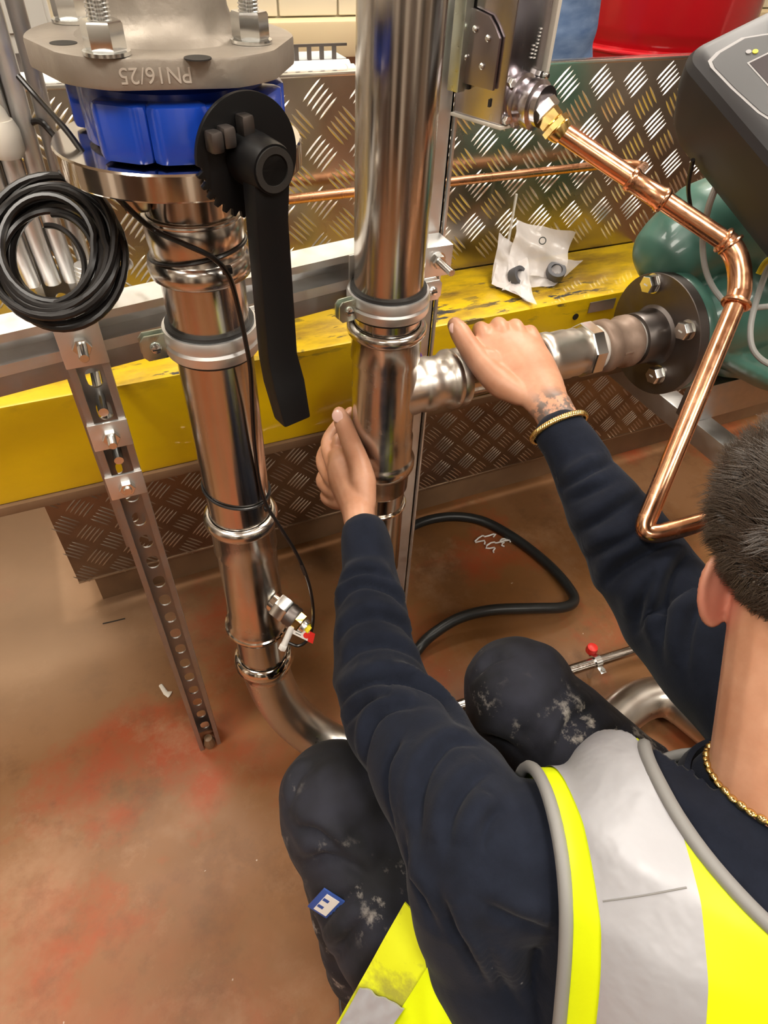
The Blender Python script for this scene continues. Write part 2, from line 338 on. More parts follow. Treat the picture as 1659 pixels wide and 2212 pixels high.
def text_mesh(name, body, size, depth, o, ax, ay, m, parent, align='CENTER'):
    cu = bpy.data.curves.new(name, 'FONT'); cu.body = body; cu.size = size; cu.extrude = depth; cu.align_x = align; cu.align_y = 'CENTER'
    t = bpy.data.objects.new('t', cu); COL.objects.link(t); dg = bpy.context.evaluated_depsgraph_get(); dg.update()
    me = bpy.data.meshes.new_from_object(t.evaluated_get(dg)); bpy.data.objects.remove(t)
    az = np.cross(ax, ay); mm = Matrix(((ax[0], ay[0], az[0], o[0]), (ax[1], ay[1], az[1], o[1]), (ax[2], ay[2], az[2], o[2]), (0, 0, 0, 1))); me.transform(mm)
    return link(name, me, m, parent, flat=True)
X_, Y_, Z_ = V(1, 0, 0), V(0, 1, 0), V(0, 0, 1)
# ------------------------------------------------------------------ the room
def quad(name, pts, m): return struct(MB().add(pts, [tuple(range(len(pts)))]).build(name, m, fix=False, flat=True))
XL, XR, YF, YB, ZC = -2.6, 3.6, -2.6, 2.55, 2.75
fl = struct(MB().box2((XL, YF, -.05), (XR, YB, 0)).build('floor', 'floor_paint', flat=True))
struct(MB().box2((XL - .1, YF, 0), (XL, YB, ZC)).build('wall_left', 'room_wall', flat=True))
struct(MB().box2((XR, YF, 0), (XR + .1, YB, ZC)).build('wall_right', 'room_wall', flat=True))
struct(MB().box2((XL, YF - .1, 0), (XR, YF, ZC)).build('wall_front', 'room_wall', flat=True))
struct(MB().box2((XL, YF, ZC), (XR, YB, ZC + .1)).build('ceiling', 'ceiling_paint', flat=True))
wb = struct(MB().box2((XL, YB, 0), (XR, YB + .1, ZC)).build('wall_back', 'cream_wall', flat=True))
x = -1.3
while x < 2.9:                                                    # cream cladding boards with joints between them
    wd = .205; MB().box2((x + .004, YB - .016, .905), (x + wd - .004, YB, 2.7)).build('panel', 'cream_wall', wb, bevel=.004); x += wd
struct(MB().box2((-1.5, YB - .09, .80), (3.2, YB, .90)).build('trim_1', 'cream_ledge', bevel=.008))
# pillar, door and cupboard shapes added out of view to streak the pipe reflections
n_ = 2
for lo, hi, m_, nm in (((-2.2, YF, 0), (-1.75, YF + .12, ZC), 'white_wall', 'trim'), ((-1.55, YF, 0), (-.65, YF + .05, 2.1), 'dark', 'door'), ((-.4, YF, 0), (-.1, YF + .14, ZC), 'white_wall', 'trim'), ((.15, YF, 0), (.95, YF + .3, 2.0), 'steel_dark', 'trim'), ((1.2, YF, 0), (1.5, YF + .14, ZC), 'white_wall', 'trim'), ((1.8, YF, 0), (2.7, YF + .05, 2.1), 'dark', 'door'),
                       ((XL, -2.2, 0), (XL + .12, -1.8, ZC), 'white_wall', 'trim'), ((XL, -1.5, 0), (XL + .4, -.5, 1.9), 'steel_dark', 'trim'), ((XL, -.1, 0), (XL + .12, .2, ZC), 'white_wall', 'trim'), ((XL, .6, 0), (XL + .05, 1.5, 2.1), 'dark', 'door'),
                       ((XR - .12, -1.9, 0), (XR, -1.6, ZC), 'white_wall', 'trim'), ((XR - .4, -1.2, 0), (XR, -.2, 1.9), 'dark', 'trim'), ((XR - .12, .2, 0), (XR, .5, ZC), 'white_wall', 'trim')):
    struct(MB().box2(lo, hi).build('%s_%d' % (nm, n_), m_, bevel=.004)); n_ += 1
for (lx, ly, W_), pl_ in zip(LAMPS, ('above the left strut post', 'behind the crouching worker', 'above the green pump', 'above the pale cabinet', 'above the red vessel', 'added in the near left of the room to brighten the beam', 'added in the near right of the room to brighten the beam')):
    t = thing('ceiling_light', 'recessed square ceiling light panel ' + pl_, 'light', (lx, ly, ZC - .03), 'ceiling light panels')
    MB().box2((lx - .31, ly - .31, ZC - .03), (lx + .31, ly + .31, ZC - .001)).build('light_frame', 'white_plastic', t)
    MB().box2((lx - .29, ly - .29, ZC - .034), (lx + .29, ly + .29, ZC - .0305)).build('diffuser', 'lamp_glow', t)
    ld = bpy.data.lights.new('panel_light', 'AREA'); ld.shape = 'SQUARE'; ld.size = .56; ld.energy = W_; ld.color = LCOL
    lo = bpy.data.objects.new('panel_light', ld); COL.objects.link(lo); lo.location = (lx, ly, ZC - .04)
# ------------------------------------------------------------------ checker plate skid
PYF = 1.10                                                         # face of the plate
sk = thing('checker_plate_casing', 'brown grey checker plate casing behind the yellow beam', 'casing', (.9, 1.12, 0))
PX0, PX1 = -.213, 2.6
up = MB().box2((-.9, PYF, .50), (PX1, PYF + .004, 1.03)).build('upper_sheet', 'plate', sk, flat=True)
MB().box2((-.9, PYF - .0015, 1.026), (PX1, PYF + .02, 1.0315)).build('edge_strip', 'plate_edge', sk, bevel=.001)
lw = MB().box2((PX0, PYF, .095), (PX1, PYF + .004, .50)).build('lower_sheet', 'plate_shaded', sk, flat=True)
MB().box2((PX0, PYF + .004, .095), (PX0 + .004, PYF + .5, .50)).build('side_sheet', 'plate_shaded', sk, flat=True)
MB().box2((PX0, PYF - .002, .092), (PX1, PYF + .006, .0955)).build('edge_strip', 'plate_shaded_bar', sk)
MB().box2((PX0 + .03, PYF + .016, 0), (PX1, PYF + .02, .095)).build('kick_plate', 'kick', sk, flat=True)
def bars(x0, x1, z0, z1):
    mb = MB(); s = .0542; d = s / math.sqrt(2)
    i0 = int(x0 / d) - 1; i1 = int(x1 / d) + 2; k0 = int(z0 / d) - 1; k1 = int(z1 / d) + 2
    for i in range(i0, i1):
        for k in range(k0, k1):
            if (i + k) % 2: continue
            cx, cz = i * d, k * d
            if not (x0 + .012 < cx < x1 - .012 and z0 + .014 < cz < z1 - .012): continue
            along = i % 2 == 0
            u = V(1, 0, 1) / math.sqrt(2) if along else V(1, 0, -1) / math.sqrt(2); v = V(-u[2], 0, u[0])
            for b in range(5):
                c = V(cx, PYF, cz) + v * (b - 2) * .0092; L_ = .0215; w_ = .0022
                pr = [(-1, 0), (-.72, .72), (-.3, 1), (.3, 1), (.72, .72), (1, 0), (.72, -.72), (.3, -1), (-.3, -1), (-.72, -.72)]
                vs = [c + u * L_ * a + v * w_ * q - Y_ * .0001 for a, q in pr] + [c + u * L_ * a * .72 - Y_ * .0017 for a, q in ((-1, 0), (-.4, 0), (.4, 0), (1, 0))]
                mb.add(vs, [(0, 1, 10), (1, 2, 11, 10), (2, 3, 12, 11), (3, 4, 13, 12), (4, 5, 13), (5, 6, 13), (6, 7, 12, 13), (7, 8, 11, 12), (8, 9, 10, 11), (9, 0, 10)])
    return mb
o = bars(-.9, PX1, .69, 1.026).build('tread_bar', 'plate_bar', up, ang=50, fix=False); o['kind'] = 'stuff'
o = bars(PX0, PX1, .10, .50).build('tread_bar', 'plate_shaded_bar', lw, ang=50, fix=False); o['kind'] = 'stuff'
# ------------------------------------------------------------------ yellow beam
yb = thing('yellow_beam', 'yellow painted steel beam with scraped top edge', 'beam', (.9, .95, .5))
MB().box2((-1.0, .905, .515), (1.115, 1.098, .688)).build('beam_body', 'yellow_paint', yb, bevel=.006)
MB().box2((-1.0, .899, .497), (1.125, 1.098, .5145)).build('bottom_flange', 'kick', yb, bevel=.002)
MB().lathe(PY(1243, 684, .9045), (0, 1, 0), [(.0065, 0), (.0065, -.0012)], 20).build('hole_rim', 'dark', yb)
p = PY(1300, 660, .9045); MB().box(p, (.062, .0016, .022)).build('name_plate', 'galv_dull', yb, bevel=.0006)
# ------------------------------------------------------------------ horizontal rail
rl = thing('mounting_rail', 'galvanized slotted steel rail behind the two stainless pipes', 'rail', (.15, .72, .86))
RZ1, RYF, RYB = .905, .705, .748
mb = MB(); x0, x1 = -.42, .425
mb.prism([(RYF, RZ1 - .009), (RYF, RZ1), (RYB, RZ1), (RYB, RZ1 - .041), (RYF, RZ1 - .041), (RYF, RZ1 - .0325), (RYF + .008, RZ1 - .0325), (RYF + .008, RZ1 - .0345), (RYF + .003, RZ1 - .038), (RYB - .0025, RZ1 - .038), (RYB - .0025, RZ1 - .0025), (RYF + .0025, RZ1 - .0025), (RYF + .0025, RZ1 - .006), (RYF + .008, RZ1 - .007), (RYF + .008, RZ1 - .009)], (x0, 0, 0), Y_, Z_, X_, x1 - x0)
mb.build('rail_channel', 'galv', rl, ang=30)
MB().box2((x0, RYF + .003, RZ1 - .069), (x1, RYB, RZ1 - .0412)).build('lower_flat', 'galv_dull', rl, bevel=.0015)
MB().box2((x0, RYF + .001, RZ1 - .0455), (x1, RYF + .003, RZ1 - .0415)).build('lip', 'galv', rl)
MB().box2((.30, RYF - .003, RZ1 - .045), (.313, RYF - .0002, RZ1)).build('joint_plate', 'galv', rl, bevel=.0008)
RR = Matrix.Translation((0, RYF, 0)) @ Matrix.Rotation(math.atan(.17), 4, 'Z') @ Matrix.Translation((0, -RYF, 0))   # the rail runs slightly askew to the casing
for ch in rl.children: ch.data.transform(RR)
# right end bracket with its threaded rod
br = thing('end_bracket', 'zinc channel end bracket with threaded rod at the rail end', 'bracket', (.44, .79, .84))
BY = .779; bx0 = PY(912, 540, BY)[0]; bx1 = PY(978, 545, BY)[0]; bz0 = PY(940, 598, BY)[2]; bz1 = PY(950, 532, BY)[2]
MB().prism([(BY, bz0), (BY + .004, bz0), (BY + .004, bz1 - .004), (BY + .044, bz1 - .004), (BY + .044, bz1), (BY, bz1)], (bx0, 0, 0), Y_, Z_, X_, bx1 - bx0).build('bracket_plate', 'galv', br, bevel=.001)
c = PY(945, 562, BY)
MB().hexa(c, (0, -1, 0), .017, .009).build('nut', 'zinc', br)
MB().lathe(c, (0, -1, 0), [(.012, .0), (.012, .0015)], 24).build('washer', 'zinc', br)
rod = MB(); prof = []
for i in range(26): prof += [(.005, i * .0017), (.0043, i * .0017 + .00085)]
rod.lathe(c, (0, -1, 0), prof, 16).build('threaded_rod', 'zinc', br)
pass
# ------------------------------------------------------------------ left strut post
sp = thing('strut_post', 'slotted steel strut post standing on the floor left of the valve pipe', 'post', (-.034, .68, 0))
SX = -.033
channel('channel', 'galv_dull', sp, (SX, .700, .0), X_, Z_, -Y_, .905, holes=(.045, .017, .026))
def plate_bolt(z, hgt, rodlen, par, long=False):
    pl = MB().box((SX, .6575, z), (.043, .004, hgt)).build('square_washer', 'galv', par, bevel=.001)
    MB().hexa((SX, .6555, z), (0, -1, 0), .017, .008).build('nut', 'zinc', pl)
    pr = []
    for i in range(int(rodlen / .0016)): pr += [(.005, i * .0016), (.0043, i * .0016 + .0008)]
    MB().lathe((SX, .6555, z), (0, -1, 0), pr, 14).build('rod_end', 'zinc', pl)
plate_bolt(.897, .05, .03, sp); plate_bolt(.781, .036, .022, sp); plate_bolt(.704, .036, .012, sp)
for z in (.809, .739):
    MB().cyl((SX, .662, z), (SX, .904, z), .0055, 12).build('threaded_rod', 'zinc', sp)
ms = MB(); ms.lathe((SX, .664, .003), (0, 0, 1), [(.010, 0), (.012, .01), (.008, .028), (.003, .03)], 10).build('rust_foot', 'kick', sp)
# ------------------------------------------------------------------ strut post behind the right pipe
s2 = thing('strut_post', 'tall steel strut post directly behind the right stainless pipe', 'post', (.43, .848, 0))
channel('channel', 'galv', s2, (.466, .848, .0), Y_, Z_, -X_, 1.75, dp=.041, holes=None)
MB().box2((.4665, .820, 0.), (.4695, .827, 1.75)).build('lip', 'galv', s2)
for z in np.arange(.5, 1.5, .062): MB().box2((.4245, .8265, z), (.4265, .829, z + .003)).build('notch', 'dark', s2)
# ------------------------------------------------------------------ far-left post with conduit and cables
s3 = thing('strut_post', 'strut post with bundled conduits behind the coiled black cable', 'post', (-.02, .78, 0))
channel('channel', 'galv_dull', s3, (-.045, .80, .5), X_, Z_, -Y_, 1.1)
for i, (dx, r, mm) in enumerate(((-.046, .009, 'galv'), (-.066, .008, 'galv'), (-.027, .0085, 'galv'), (-.008, .0075, 'galv_dull'))):
    MB().tube(spline([(dx, .752, 1.6), (dx + .003, .75, 1.2), (dx - .002, .752, 1.0), (dx, .757, .92)], 5), r, 12).build('conduit', mm, s3)
MB().tube(spline([(-.060, .735, 1.6), (-.056, .735, 1.15), (-.046, .735, 1.075)], 5), .011, 14).build('white_tube', 'cream_plastic', s3)
MB().lathe((-.046, .735, 1.05), (0, 0, 1), [(.012, 0), (.015, .006), (.015, .022), (.012, .03)], 16).build('cable_gland', 'cream_plastic', s3)
fx = MB(); pr = []
for i in range(9): pr += [(.0125, i * .0045), (.0135, i * .0045 + .001), (.0135, i * .0045 + .0028), (.0125, i * .0045 + .0035)]
fx.lathe((-.012, .733, .905), (.12, .0, 1), pr, 16).build('ribbed_gland', 'galv', s3)
MB().tube(spline([(.0, .73, .945), (.01, .726, .955), (.028, .72, .953), (.035, .73, .94), (.03, .745, .93)], 6), .0035, 8).build('grey_wire', 'white_plastic', s3)
# ------------------------------------------------------------------ pipe clamps
def clamp(label, c, R, ears, z_half=.0135, rot=0.):
    t = thing('pipe_clamp', label, 'clamp', c, 'two-bolt pipe clamps')
    c = np.asarray(c, float)
    MB().lathe(c, (0, 0, 1), [(R - .0002, -z_half - .004), (R + .0045, -z_half - .004), (R + .0045, z_half + .004), (R - .0002, z_half + .004)], 56, close=True).build('rubber_lining', 'rubber', t, ang=40)
    r1 = R + .0047
    MB().lathe(c, (0, 0, 1), [(r1, -z_half), (r1 + .003, -z_half), (r1 + .0045, -z_half + .004), (r1 + .0045, -.003), (r1 + .0028, 0), (r1 + .0045, .003), (r1 + .0045, z_half - .004), (r1 + .003, z_half), (r1, z_half)], 56, close=True).build('band', 'galv', t, ang=25)
    for e in ears:
        d = V(math.cos(e), math.sin(e), 0); s = V(-d[1], d[0], 0)
        for k in (-1, 1):
            o = c + d * (r1 + .003) + s * (.0035 * k) - Z_ * z_half
            pol = [(0, 0), (.020, 0), (.0245, .005), (.0245, 2 * z_half - .005), (.020, 2 * z_half), (0, 2 * z_half)]
            MB().prism(pol, o, d, Z_, s * k, .0025).build('ear', 'galv' if ears.index(e) else 'zinc_green', t, bevel=.0006)
        sc = MB().lathe(c + d * (r1 + .014) + s * .0062 * (-1 if s[1] > 0 else 1), s * (-1 if s[1] > 0 else 1), [(.0062, 0), (.0062, .0015), (.0045, .004), (.001, .0048)], 16).build('screw', 'zinc', t)
        MB().box(c + d * (r1 + .014) + s * .0108 * (-1 if s[1] > 0 else 1), (.008, .0012, .0014)).build('screw_slot', 'dark', sc)
    MB().cyl(c + Y_ * (r1 + .003), V(c[0], RYB - .03 if c[1] + r1 < .69 else c[1] + r1 + .02, c[2]), .0055, 12).build('stud', 'zinc', t)
    return t
LX, LY, RX, RY, PR = .093, .625, .335, .715, .04445
clamp('galvanized clamp around the left stainless pipe beside the valve lever', (LX, LY, .9025), .0402, [PI * 1.02, PI * .08])
clamp('galvanized clamp around the right stainless pipe above the tee', (RX, RY, .8605), PR, [PI * 1.06, PI * .02])
# ------------------------------------------------------------------ left stainless pipe
lp = thing('stainless_pipe', 'left stainless steel press pipe dropping from the blue valve to a floor elbow', 'pipe', (LX, LY, .2))
def bead(z, R, r, base, axis=(0, 0, 1)): pass
def lat(prof, c=(LX, LY), n=56): return MB().lathe((c[0], c[1], 0), (0, 0, 1), prof, n, caps=False)
R = RL = .0402
lat([(R, 1.068), (R, .995)]).build('upper_pipe', 'stainless', lp)
lat([(R + .001, 1.026), (R + .003, 1.024), (R + .005, 1.014), (R + .0045, 1.005), (R + .0035, .998), (R + .003, .990), (R + .0045, .9885), (R + .0075, .986), (R + .009, .978), (R + .0075, .971), (R + .004, .968), (R + .001, .967)]).build('press_coupling', 'stainless_fit', lp, ang=60)
lat([(R, .985), (R, .62)]).build('pipe', 'stainless', lp)
MB().ring((LX, LY, 1.0245), (0, 0, 1), R + .0025, .0024, 56).build('bead', 'stainless_fit', lp)
lat([(R + .001, .647), (R + .004, .647), (R + .008, .642), (R + .0085, .634), (R + .0055, .627), (R + .002, .624), (R + .003, .580), (R + .001, .573), (R + .0015, .446), (R + .0035, .442), (R + .0035, .418), (R + .007, .414), (R + .0085, .404), (R + .007, .394), (R + .001, .390)]).build('tee_fitting', 'stainless_fit', lp, ang=60)
MB().ring((LX, LY, .404), (0, 0, 1), R + .0065, .0045, 56).build('bead', 'polished', lp)
lat([(R, .40), (R, .29)]).build('short_pipe', 'stainless', lp)
lat([(R + .001, .317), (R + .006, .315), (R + .0095, .298), (R + .006, .292), (R + .002, .288), (R + .001, .27), (R, .265)]).build('elbow_collar', 'polished', lp, ang=60)
# elbow down to the floor run; the run goes on under the worker to the far bend
RZ = .062
ra = PZ(790, 1640, RZ); rb_ = PZ(1325, 1560, RZ)
def bez3(a, b, c, n=16): return [(1 - t) ** 2 * a + 2 * t * (1 - t) * b + t * t * c for t in np.linspace(0, 1, n)]
pts = bez3(V(LX, LY, .27), V(LX + .01, LY - .012, .05), ra, 22)
MB().tube(pts, R, 40, caps=False).build('elbow', 'stainless_floor', lp)
MB().tube([pts[-1], pts[-1] * .8 + rb_ * .2, rb_], R, 40, caps=False).build('floor_run', 'stainless_floor', lp)
pts = bez3(rb_, PZ(1410, 1470, RZ), PZ(1480, 1530, RZ), 20)
MB().tube(pts, R + .001, 40, caps=False).build('floor_bend', 'stainless_floor', lp)
MB().tube([pts[-1], pts[-1] + unit(pts[-1] - pts[-2]) * .45], R, 40).build('return_run', 'stainless_floor', lp)
# side port with valve plug
pd = unit(V(.50, -.72, -.30)); pb = V(LX, LY, .492) + pd * (R - .004)
sv = thing('drain_sensor', 'small nickel hex drain fitting with yellow centre on the left pipe', 'fitting', pb)
MB().lathe(pb - pd * .002, pd, [(.016, 0), (.016, .012), (.0135, .014)], 28).build('port', 'polished', sv)
MB().hexa(pb + pd * .010, pd, .034, .022).build('hex_body', 'zinc', sv)
MB().lathe(pb + pd * .032, pd, [(.0165, 0), (.0175, .004), (.0165, .008), (.0175, .012), (.016, .016)], 28).build('ring_nut', 'steel_dark', sv)
MB().hexa(pb + pd * .047, pd, .026, .012).build('hex_nut', 'brass', sv)
MB().lathe(pb + pd * .058, pd, [(.0105, 0), (.0115, .003), (.0105, .009), (.007, .010)], 24).build('plug', 'zinc', sv)
MB().hexa(pb + pd * .067, pd, .0125, .007, n=9).build('yellow_cap', 'yellow_plastic', sv)
# ------------------------------------------------------------------ polished flange, blue butterfly valve, cast flange
fp = thing('stainless_flange', 'polished stainless flange under the blue valve', 'flange', (LX, LY, 1.067))
FR = .1
lat([(.044, 1.066), (FR, 1.066), (FR + .0012, 1.0675), (FR + .0012, 1.085), (FR, 1.0865), (.044, 1.0865)]).build('flange_ring', 'polished', fp, ang=30)
MB().box((LX - .047, LY - .012, 1.05), (.022, .022, .03)).build('weld_lug', 'stainless_fit', fp, bevel=.004)
bv = thing('butterfly_valve', 'blue butterfly valve with a black notched plate and lever', 'valve', (LX, LY, 1.087))
zb0, zb1 = 1.087, 1.1335
MB().lathe((LX, LY, 0), (0, 0, 1), [(.068, zb0), (.072, zb0 + .003), (.072, zb1 - .003), (.068, zb1)], 56).build('valve_body', 'blue_paint', bv)
for a in (232, 262, 322, 352, 142, 52):
    t = math.radians(a); d = V(math.cos(t), math.sin(t), 0); s = V(-d[1], d[0], 0)
    pol = [(.05, -.022), (.082, -.0215), (.088, -.015), (.088, .015), (.082, .0215), (.05, .022)]
    MB().prism(pol, (LX, LY, zb0 + .001), d, s, Z_, zb1 - zb0 - .008).build('lug', 'blue_paint', bv, bevel=.004)
t1, t2 = math.radians(262), math.radians(322)
MB().prism([(.0, .0), (.087 * math.cos(t1), .087 * math.sin(t1)), (.087 * math.cos((t1 + t2) / 2), .087 * math.sin((t1 + t2) / 2)), (.087 * math.cos(t2), .087 * math.sin(t2))], (LX, LY, zb0 + .01), X_, Y_, Z_, .028).build('body_web', 'blue_paint', bv, bevel=.003)
lat([(.058, zb1 - .001), (.064, zb1 - .001), (.064, zb1 + .003), (.058, zb1 + .003)]).build('seal', 'steel_dark', bv)
sd = unit(V(.34, -.94, 0)); dp = P(532, 336, .478); hz = dp[2]; c0 = V(LX, LY, hz)
sd = unit(V(dp[0] - LX, dp[1] - LY, 0)); dist = np.linalg.norm(dp[:2] - c0[:2]); dc = c0 + sd * dist
MB().cyl(c0 + sd * .06, dc + sd * .002, .017, 28).build('neck', 'blue_paint', bv)
sx = V(-sd[1], sd[0], 0); DR = .0415
pol = []
for i in range(128):
    t = 2 * PI * i / 128; r = DR
    dg_ = math.degrees(t) % 360
    if 255 < dg_ < 362: r = DR + .001 if (i % 4) < 2 else DR - .0036
    pol.append((r * math.cos(t), r * math.sin(t)))
nx = -sx
MB().prism(pol, dc, nx, Z_, sd, .004).build('notch_plate', 'black_iron', bv, bevel=.0005)
hb = dc + sd * .004
lev = MB().lathe(hb, sd, [(.019, 0), (.019, .006), (.0175, .03), (.0165, .034)], 32).build('hub', 'black_iron', bv)
MB().lathe(hb + sd * .034, sd, [(.0150, 0), (.0150, .0015), (.0105, .0015), (.0105, -.004)], 32).build('hub_bore', 'dark', bv)
for a, rr in ((28, .033), (42, .026), (80, .023)):
    t = math.radians(a); MB().box(hb + nx * math.cos(t) * rr + Z_ * math.sin(t) * rr + sd * .006, (.010, .012, .014), (nx, sd, Z_)).build('latch_lug', 'steel_dark', bv, bevel=.003)
l0 = hb + sd * .022 - Z_ * .008
tip = l0 + nx * .008 - Z_ * .195 + sd * .026; mid = l0 + nx * .006 - Z_ * .14 + sd * .006; k1 = l0 + nx * .002 - Z_ * .03
def bar(pts, ws, ths):
    mb = MB(); vs = []; fs = []
    for p, w_, h_ in zip(pts, ws, ths):
        for a, b in ((-1, -1), (1, -1), (1, 1), (-1, 1)): vs.append(p + nx * a * w_ / 2 + sd * b * h_ / 2)
    for i in range(len(pts) - 1):
        for j in range(4): q = (j + 1) % 4; fs.append((i * 4 + j, i * 4 + q, i * 4 + 4 + q, i * 4 + 4 + j))
    fs += [(3, 2, 1, 0), tuple((len(pts) - 1) * 4 + j for j in range(4))]
    return mb.add(vs, fs)
bar([l0, k1, mid, mid * .6 + tip * .4, tip], [.030, .028, .029, .031, .028], [.018, .017, .018, .02, .018]).build('lever', 'black_iron', bv, bevel=.0022)
bar([dc - nx * .012 - Z_ * .03 - sd * .006, dc - nx * .008 - Z_ * .12 - sd * .006, dc - nx * .0 - Z_ * .15 + sd * .012], [.012] * 3, [.006] * 3).build('trigger', 'black_iron', bv, bevel=.001)
cf = thing('cast_flange', 'grey cast iron flange with PN16 lettering above the blue valve', 'flange', (LX, LY, 1.137))
zf0, zf1 = 1.137, 1.156
fr = .099; pol = []
fo = unit(V(-.12, -1, 0)); a0 = math.atan2(fo[1], fo[0])
for i in range(96):
    t = 2 * PI * i / 96; r = fr; dlt = (t - a0 + PI) % (2 * PI) - PI
    if abs(dlt) < .42: r = fr * math.cos(.42) / math.cos(dlt)
    elif abs(abs(dlt) - 1.15) < .30: r = fr * math.cos(.30) / math.cos(abs(dlt) - 1.15)
    pol.append((r * math.cos(t), r * math.sin(t)))
MB().prism(pol, (LX, LY, zf0), X_, Y_, Z_, zf1 - zf0).build('flange_plate', 'cast_iron', cf, bevel=.0025)
lat([(.066, zf1 - .001), (.061, zf1 + .002), (.054, zf1 + .007), (.05, zf1 + .018), (.047, zf1 + .05), (.045, zf1 + .16)]).build('neck', 'cast_iron', cf, ang=60)
so = unit(V(-fo[1], fo[0], 0)); tx = -so if so[0] > 0 else so
pt = V(LX, LY, (zf0 + zf1) / 2) + fo * (fr * math.cos(.42) + .0001) - so * (.012 if so[0] > 0 else -.012)
text_mesh('lettering', 'PN16/25', .0135, .0005, pt, tx, -Z_, 'cast_text', cf)
for x, y in ((137, 93), (427, 125)):
    q = PZ(x, y, zf1); MB().lathe((q[0], q[1], zf1), (0, 0, 1), [(.0092, -.0005), (.0092, .0003)], 24).build('bolt_hole', 'dark', cf)
def stud(c, h, m='zinc'):
    w_ = MB().lathe(c, (0, 0, 1), [(.0155, 0), (.0155, .0022)], 28).build('washer', m, cf)
    MB().hexa(c + Z_ * .0022, (0, 0, 1), .0235, .0165, hint=(.3, 1, 0)).build('nut', m, w_)
    pr = []
    for k in range(int(h / .0022)): pr += [(.0078, .0187 + k * .0022), (.0066, .0187 + k * .0022 + .0011)]
    MB().lathe(c, (0, 0, 1), pr, 20).build('threaded_rod', m, w_)
for x, y in ((232, 118), (543, 92), (158, 48)):
    q = PZ(x, y, zf1); stud(V(q[0], q[1], zf1 + .0003), .034 if x != 158 else .02)
for x, y in ():
    q = PZ(x, y, zf0 - .004); MB().cyl((q[0], q[1], zf0 - .02), (q[0], q[1], zf0), .008, 16).build('stud_shank', 'zinc', cf)
# ------------------------------------------------------------------ cables on the left
cb = thing('sensor_cable', 'thin black cable running down the left stainless pipe to the sensor', 'cable', (LX, LY, .5))
sc_pts = [PY(40, 165, .68), PY(90, 222, .66), PY(150, 290, .62), PY(210, 375, .585), PY(262, 435, .575), P(330, 495, .555), P(400, 528, .545), P(460, 557, .553), P(495, 598, .574), P(515, 665, .604), P(531, 740, .63), P(541, 800, .655), P(545, 880, .70), P(550, 960, .74), P(560, 1040, .785), P(575, 1090, .812), P(598, 1128, .83), P(640, 1195, .87), P(664, 1250, .90), P(675, 1300, .925), P(676, 1345, .945), P(666, 1380, .955), P(645, 1395, .958), P(622, 1388, .957)]
MB().tube(spline(sc_pts, 8), .0024, 10).build('cable_run', 'cable_black', cb)
MB().tube(spline([P(60, 268, .60), P(85, 262, .595), P(110, 285, .60), P(150, 330, .60)], 6), .0028, 8).build('cable_loop', 'cable_black', cb)
def tie(c, R_, nrm, mm):
    t = MB().ring(c, nrm, R_, .0016, 56, 8).build('cable_tie', mm, cb); return t
tie(V(LX, LY, .993), RL + .0055, unit(V(-.12, .1, 1)), 'black_plastic')
MB().box(P(490, 583, .573), (.009, .007, .006)).build('tie_head', 'black_plastic', cb, bevel=.001)
tie(V(LX, LY, .688), RL + .0022, unit(V(.22, -.05, 1)), 'black_plastic')
MB().box(P(577, 1098, .817), (.008, .006, .006)).build('tie_head', 'black_plastic', cb, bevel=.001)
MB().box(P(655, 1232, .888), (.004, .004, .022), (RIGHT, FWD, unit(V(.2, -.1, -1)))).build('clip', 'black_plastic', cb)
pg0 = P(614, 1392, .957); pg1 = P(632, 1352, .945)
MB().cyl(pg0, pg1, .005, 14).build('plug_body', 'white_plastic', cb)
MB().hexa(pg0, unit(pg0 - pg1), .011, .009).build('plug_tip', 'white_plastic', cb)
u = unit(P(675, 1375, .95) - P(640, 1358, .945)); v = unit(P(645, 1372, .95) - P(650, 1350, .945)); nn = np.cross(u, v)
q = P(652, 1367, .9465)
lbl = MB().box(q, (.026, .016, .0012), (u, v, nn)).build('white_label', 'tag_white', cb)
MB().box(q + u * .0155, (.009, .0165, .0014), (u, v, nn)).build('red_end', 'red_plastic', cb)
MB().lathe(q + u * .008 - nn * .0008, nn, [(.005, -.0003), (.005, .0019)], 20).build('red_dot', 'red_plastic', lbl)
for k in range(3): MB().box(q - u * .005 + v * (k - 1) * .0042, (.009, .0012, .0018), (u, v, nn)).build('print_line', 'ink', lbl)
co = thing('coiled_cable', 'thick coil of black cable hanging at the left edge', 'cable', (-.04, .62, .94))
cc = PY(118, 548, .63); pts = []; turns = 11
ax1 = unit(RIGHT * .95 + UP * .2); ax2 = unit(UP + Y_ * .15 - ax1 * ((UP + Y_ * .15) @ ax1)); ax3 = np.cross(ax1, ax2)
for i in range(turns * 40):
    t = 2 * PI * i / 40; k = t / (2 * PI); f = random.Random(int(k)).random(); g = random.Random(int(k) + 50).random()
    R0 = .048 + .0095 * math.sin(k * 1.9 + .7) + .004 * f
    pts.append(cc + ax1 * (R0 * .97 * math.cos(t) + .003 * math.sin(k * 2.1)) + ax2 * (R0 * 1.08 * math.sin(t) + .004 * math.cos(k * 1.3)) + ax3 * (.010 * math.sin(k * 2.7)))
MB().tube(pts, .0034, 8).build('cable_turns', 'cable_black', co)
for r_, dx, dy in ((.036, -.012, -.008), (.041, -.006, -.004)):
    MB().tube([cc + ax1 * (dx + r_ * math.cos(t)) + ax2 * (dy + r_ * .95 * math.sin(t)) + ax3 * .006 * math.sin(2 * t) for t in np.linspace(-2.7, 1.3, 40)], .0026, 8).build('loose_loop', 'cable_black', co)
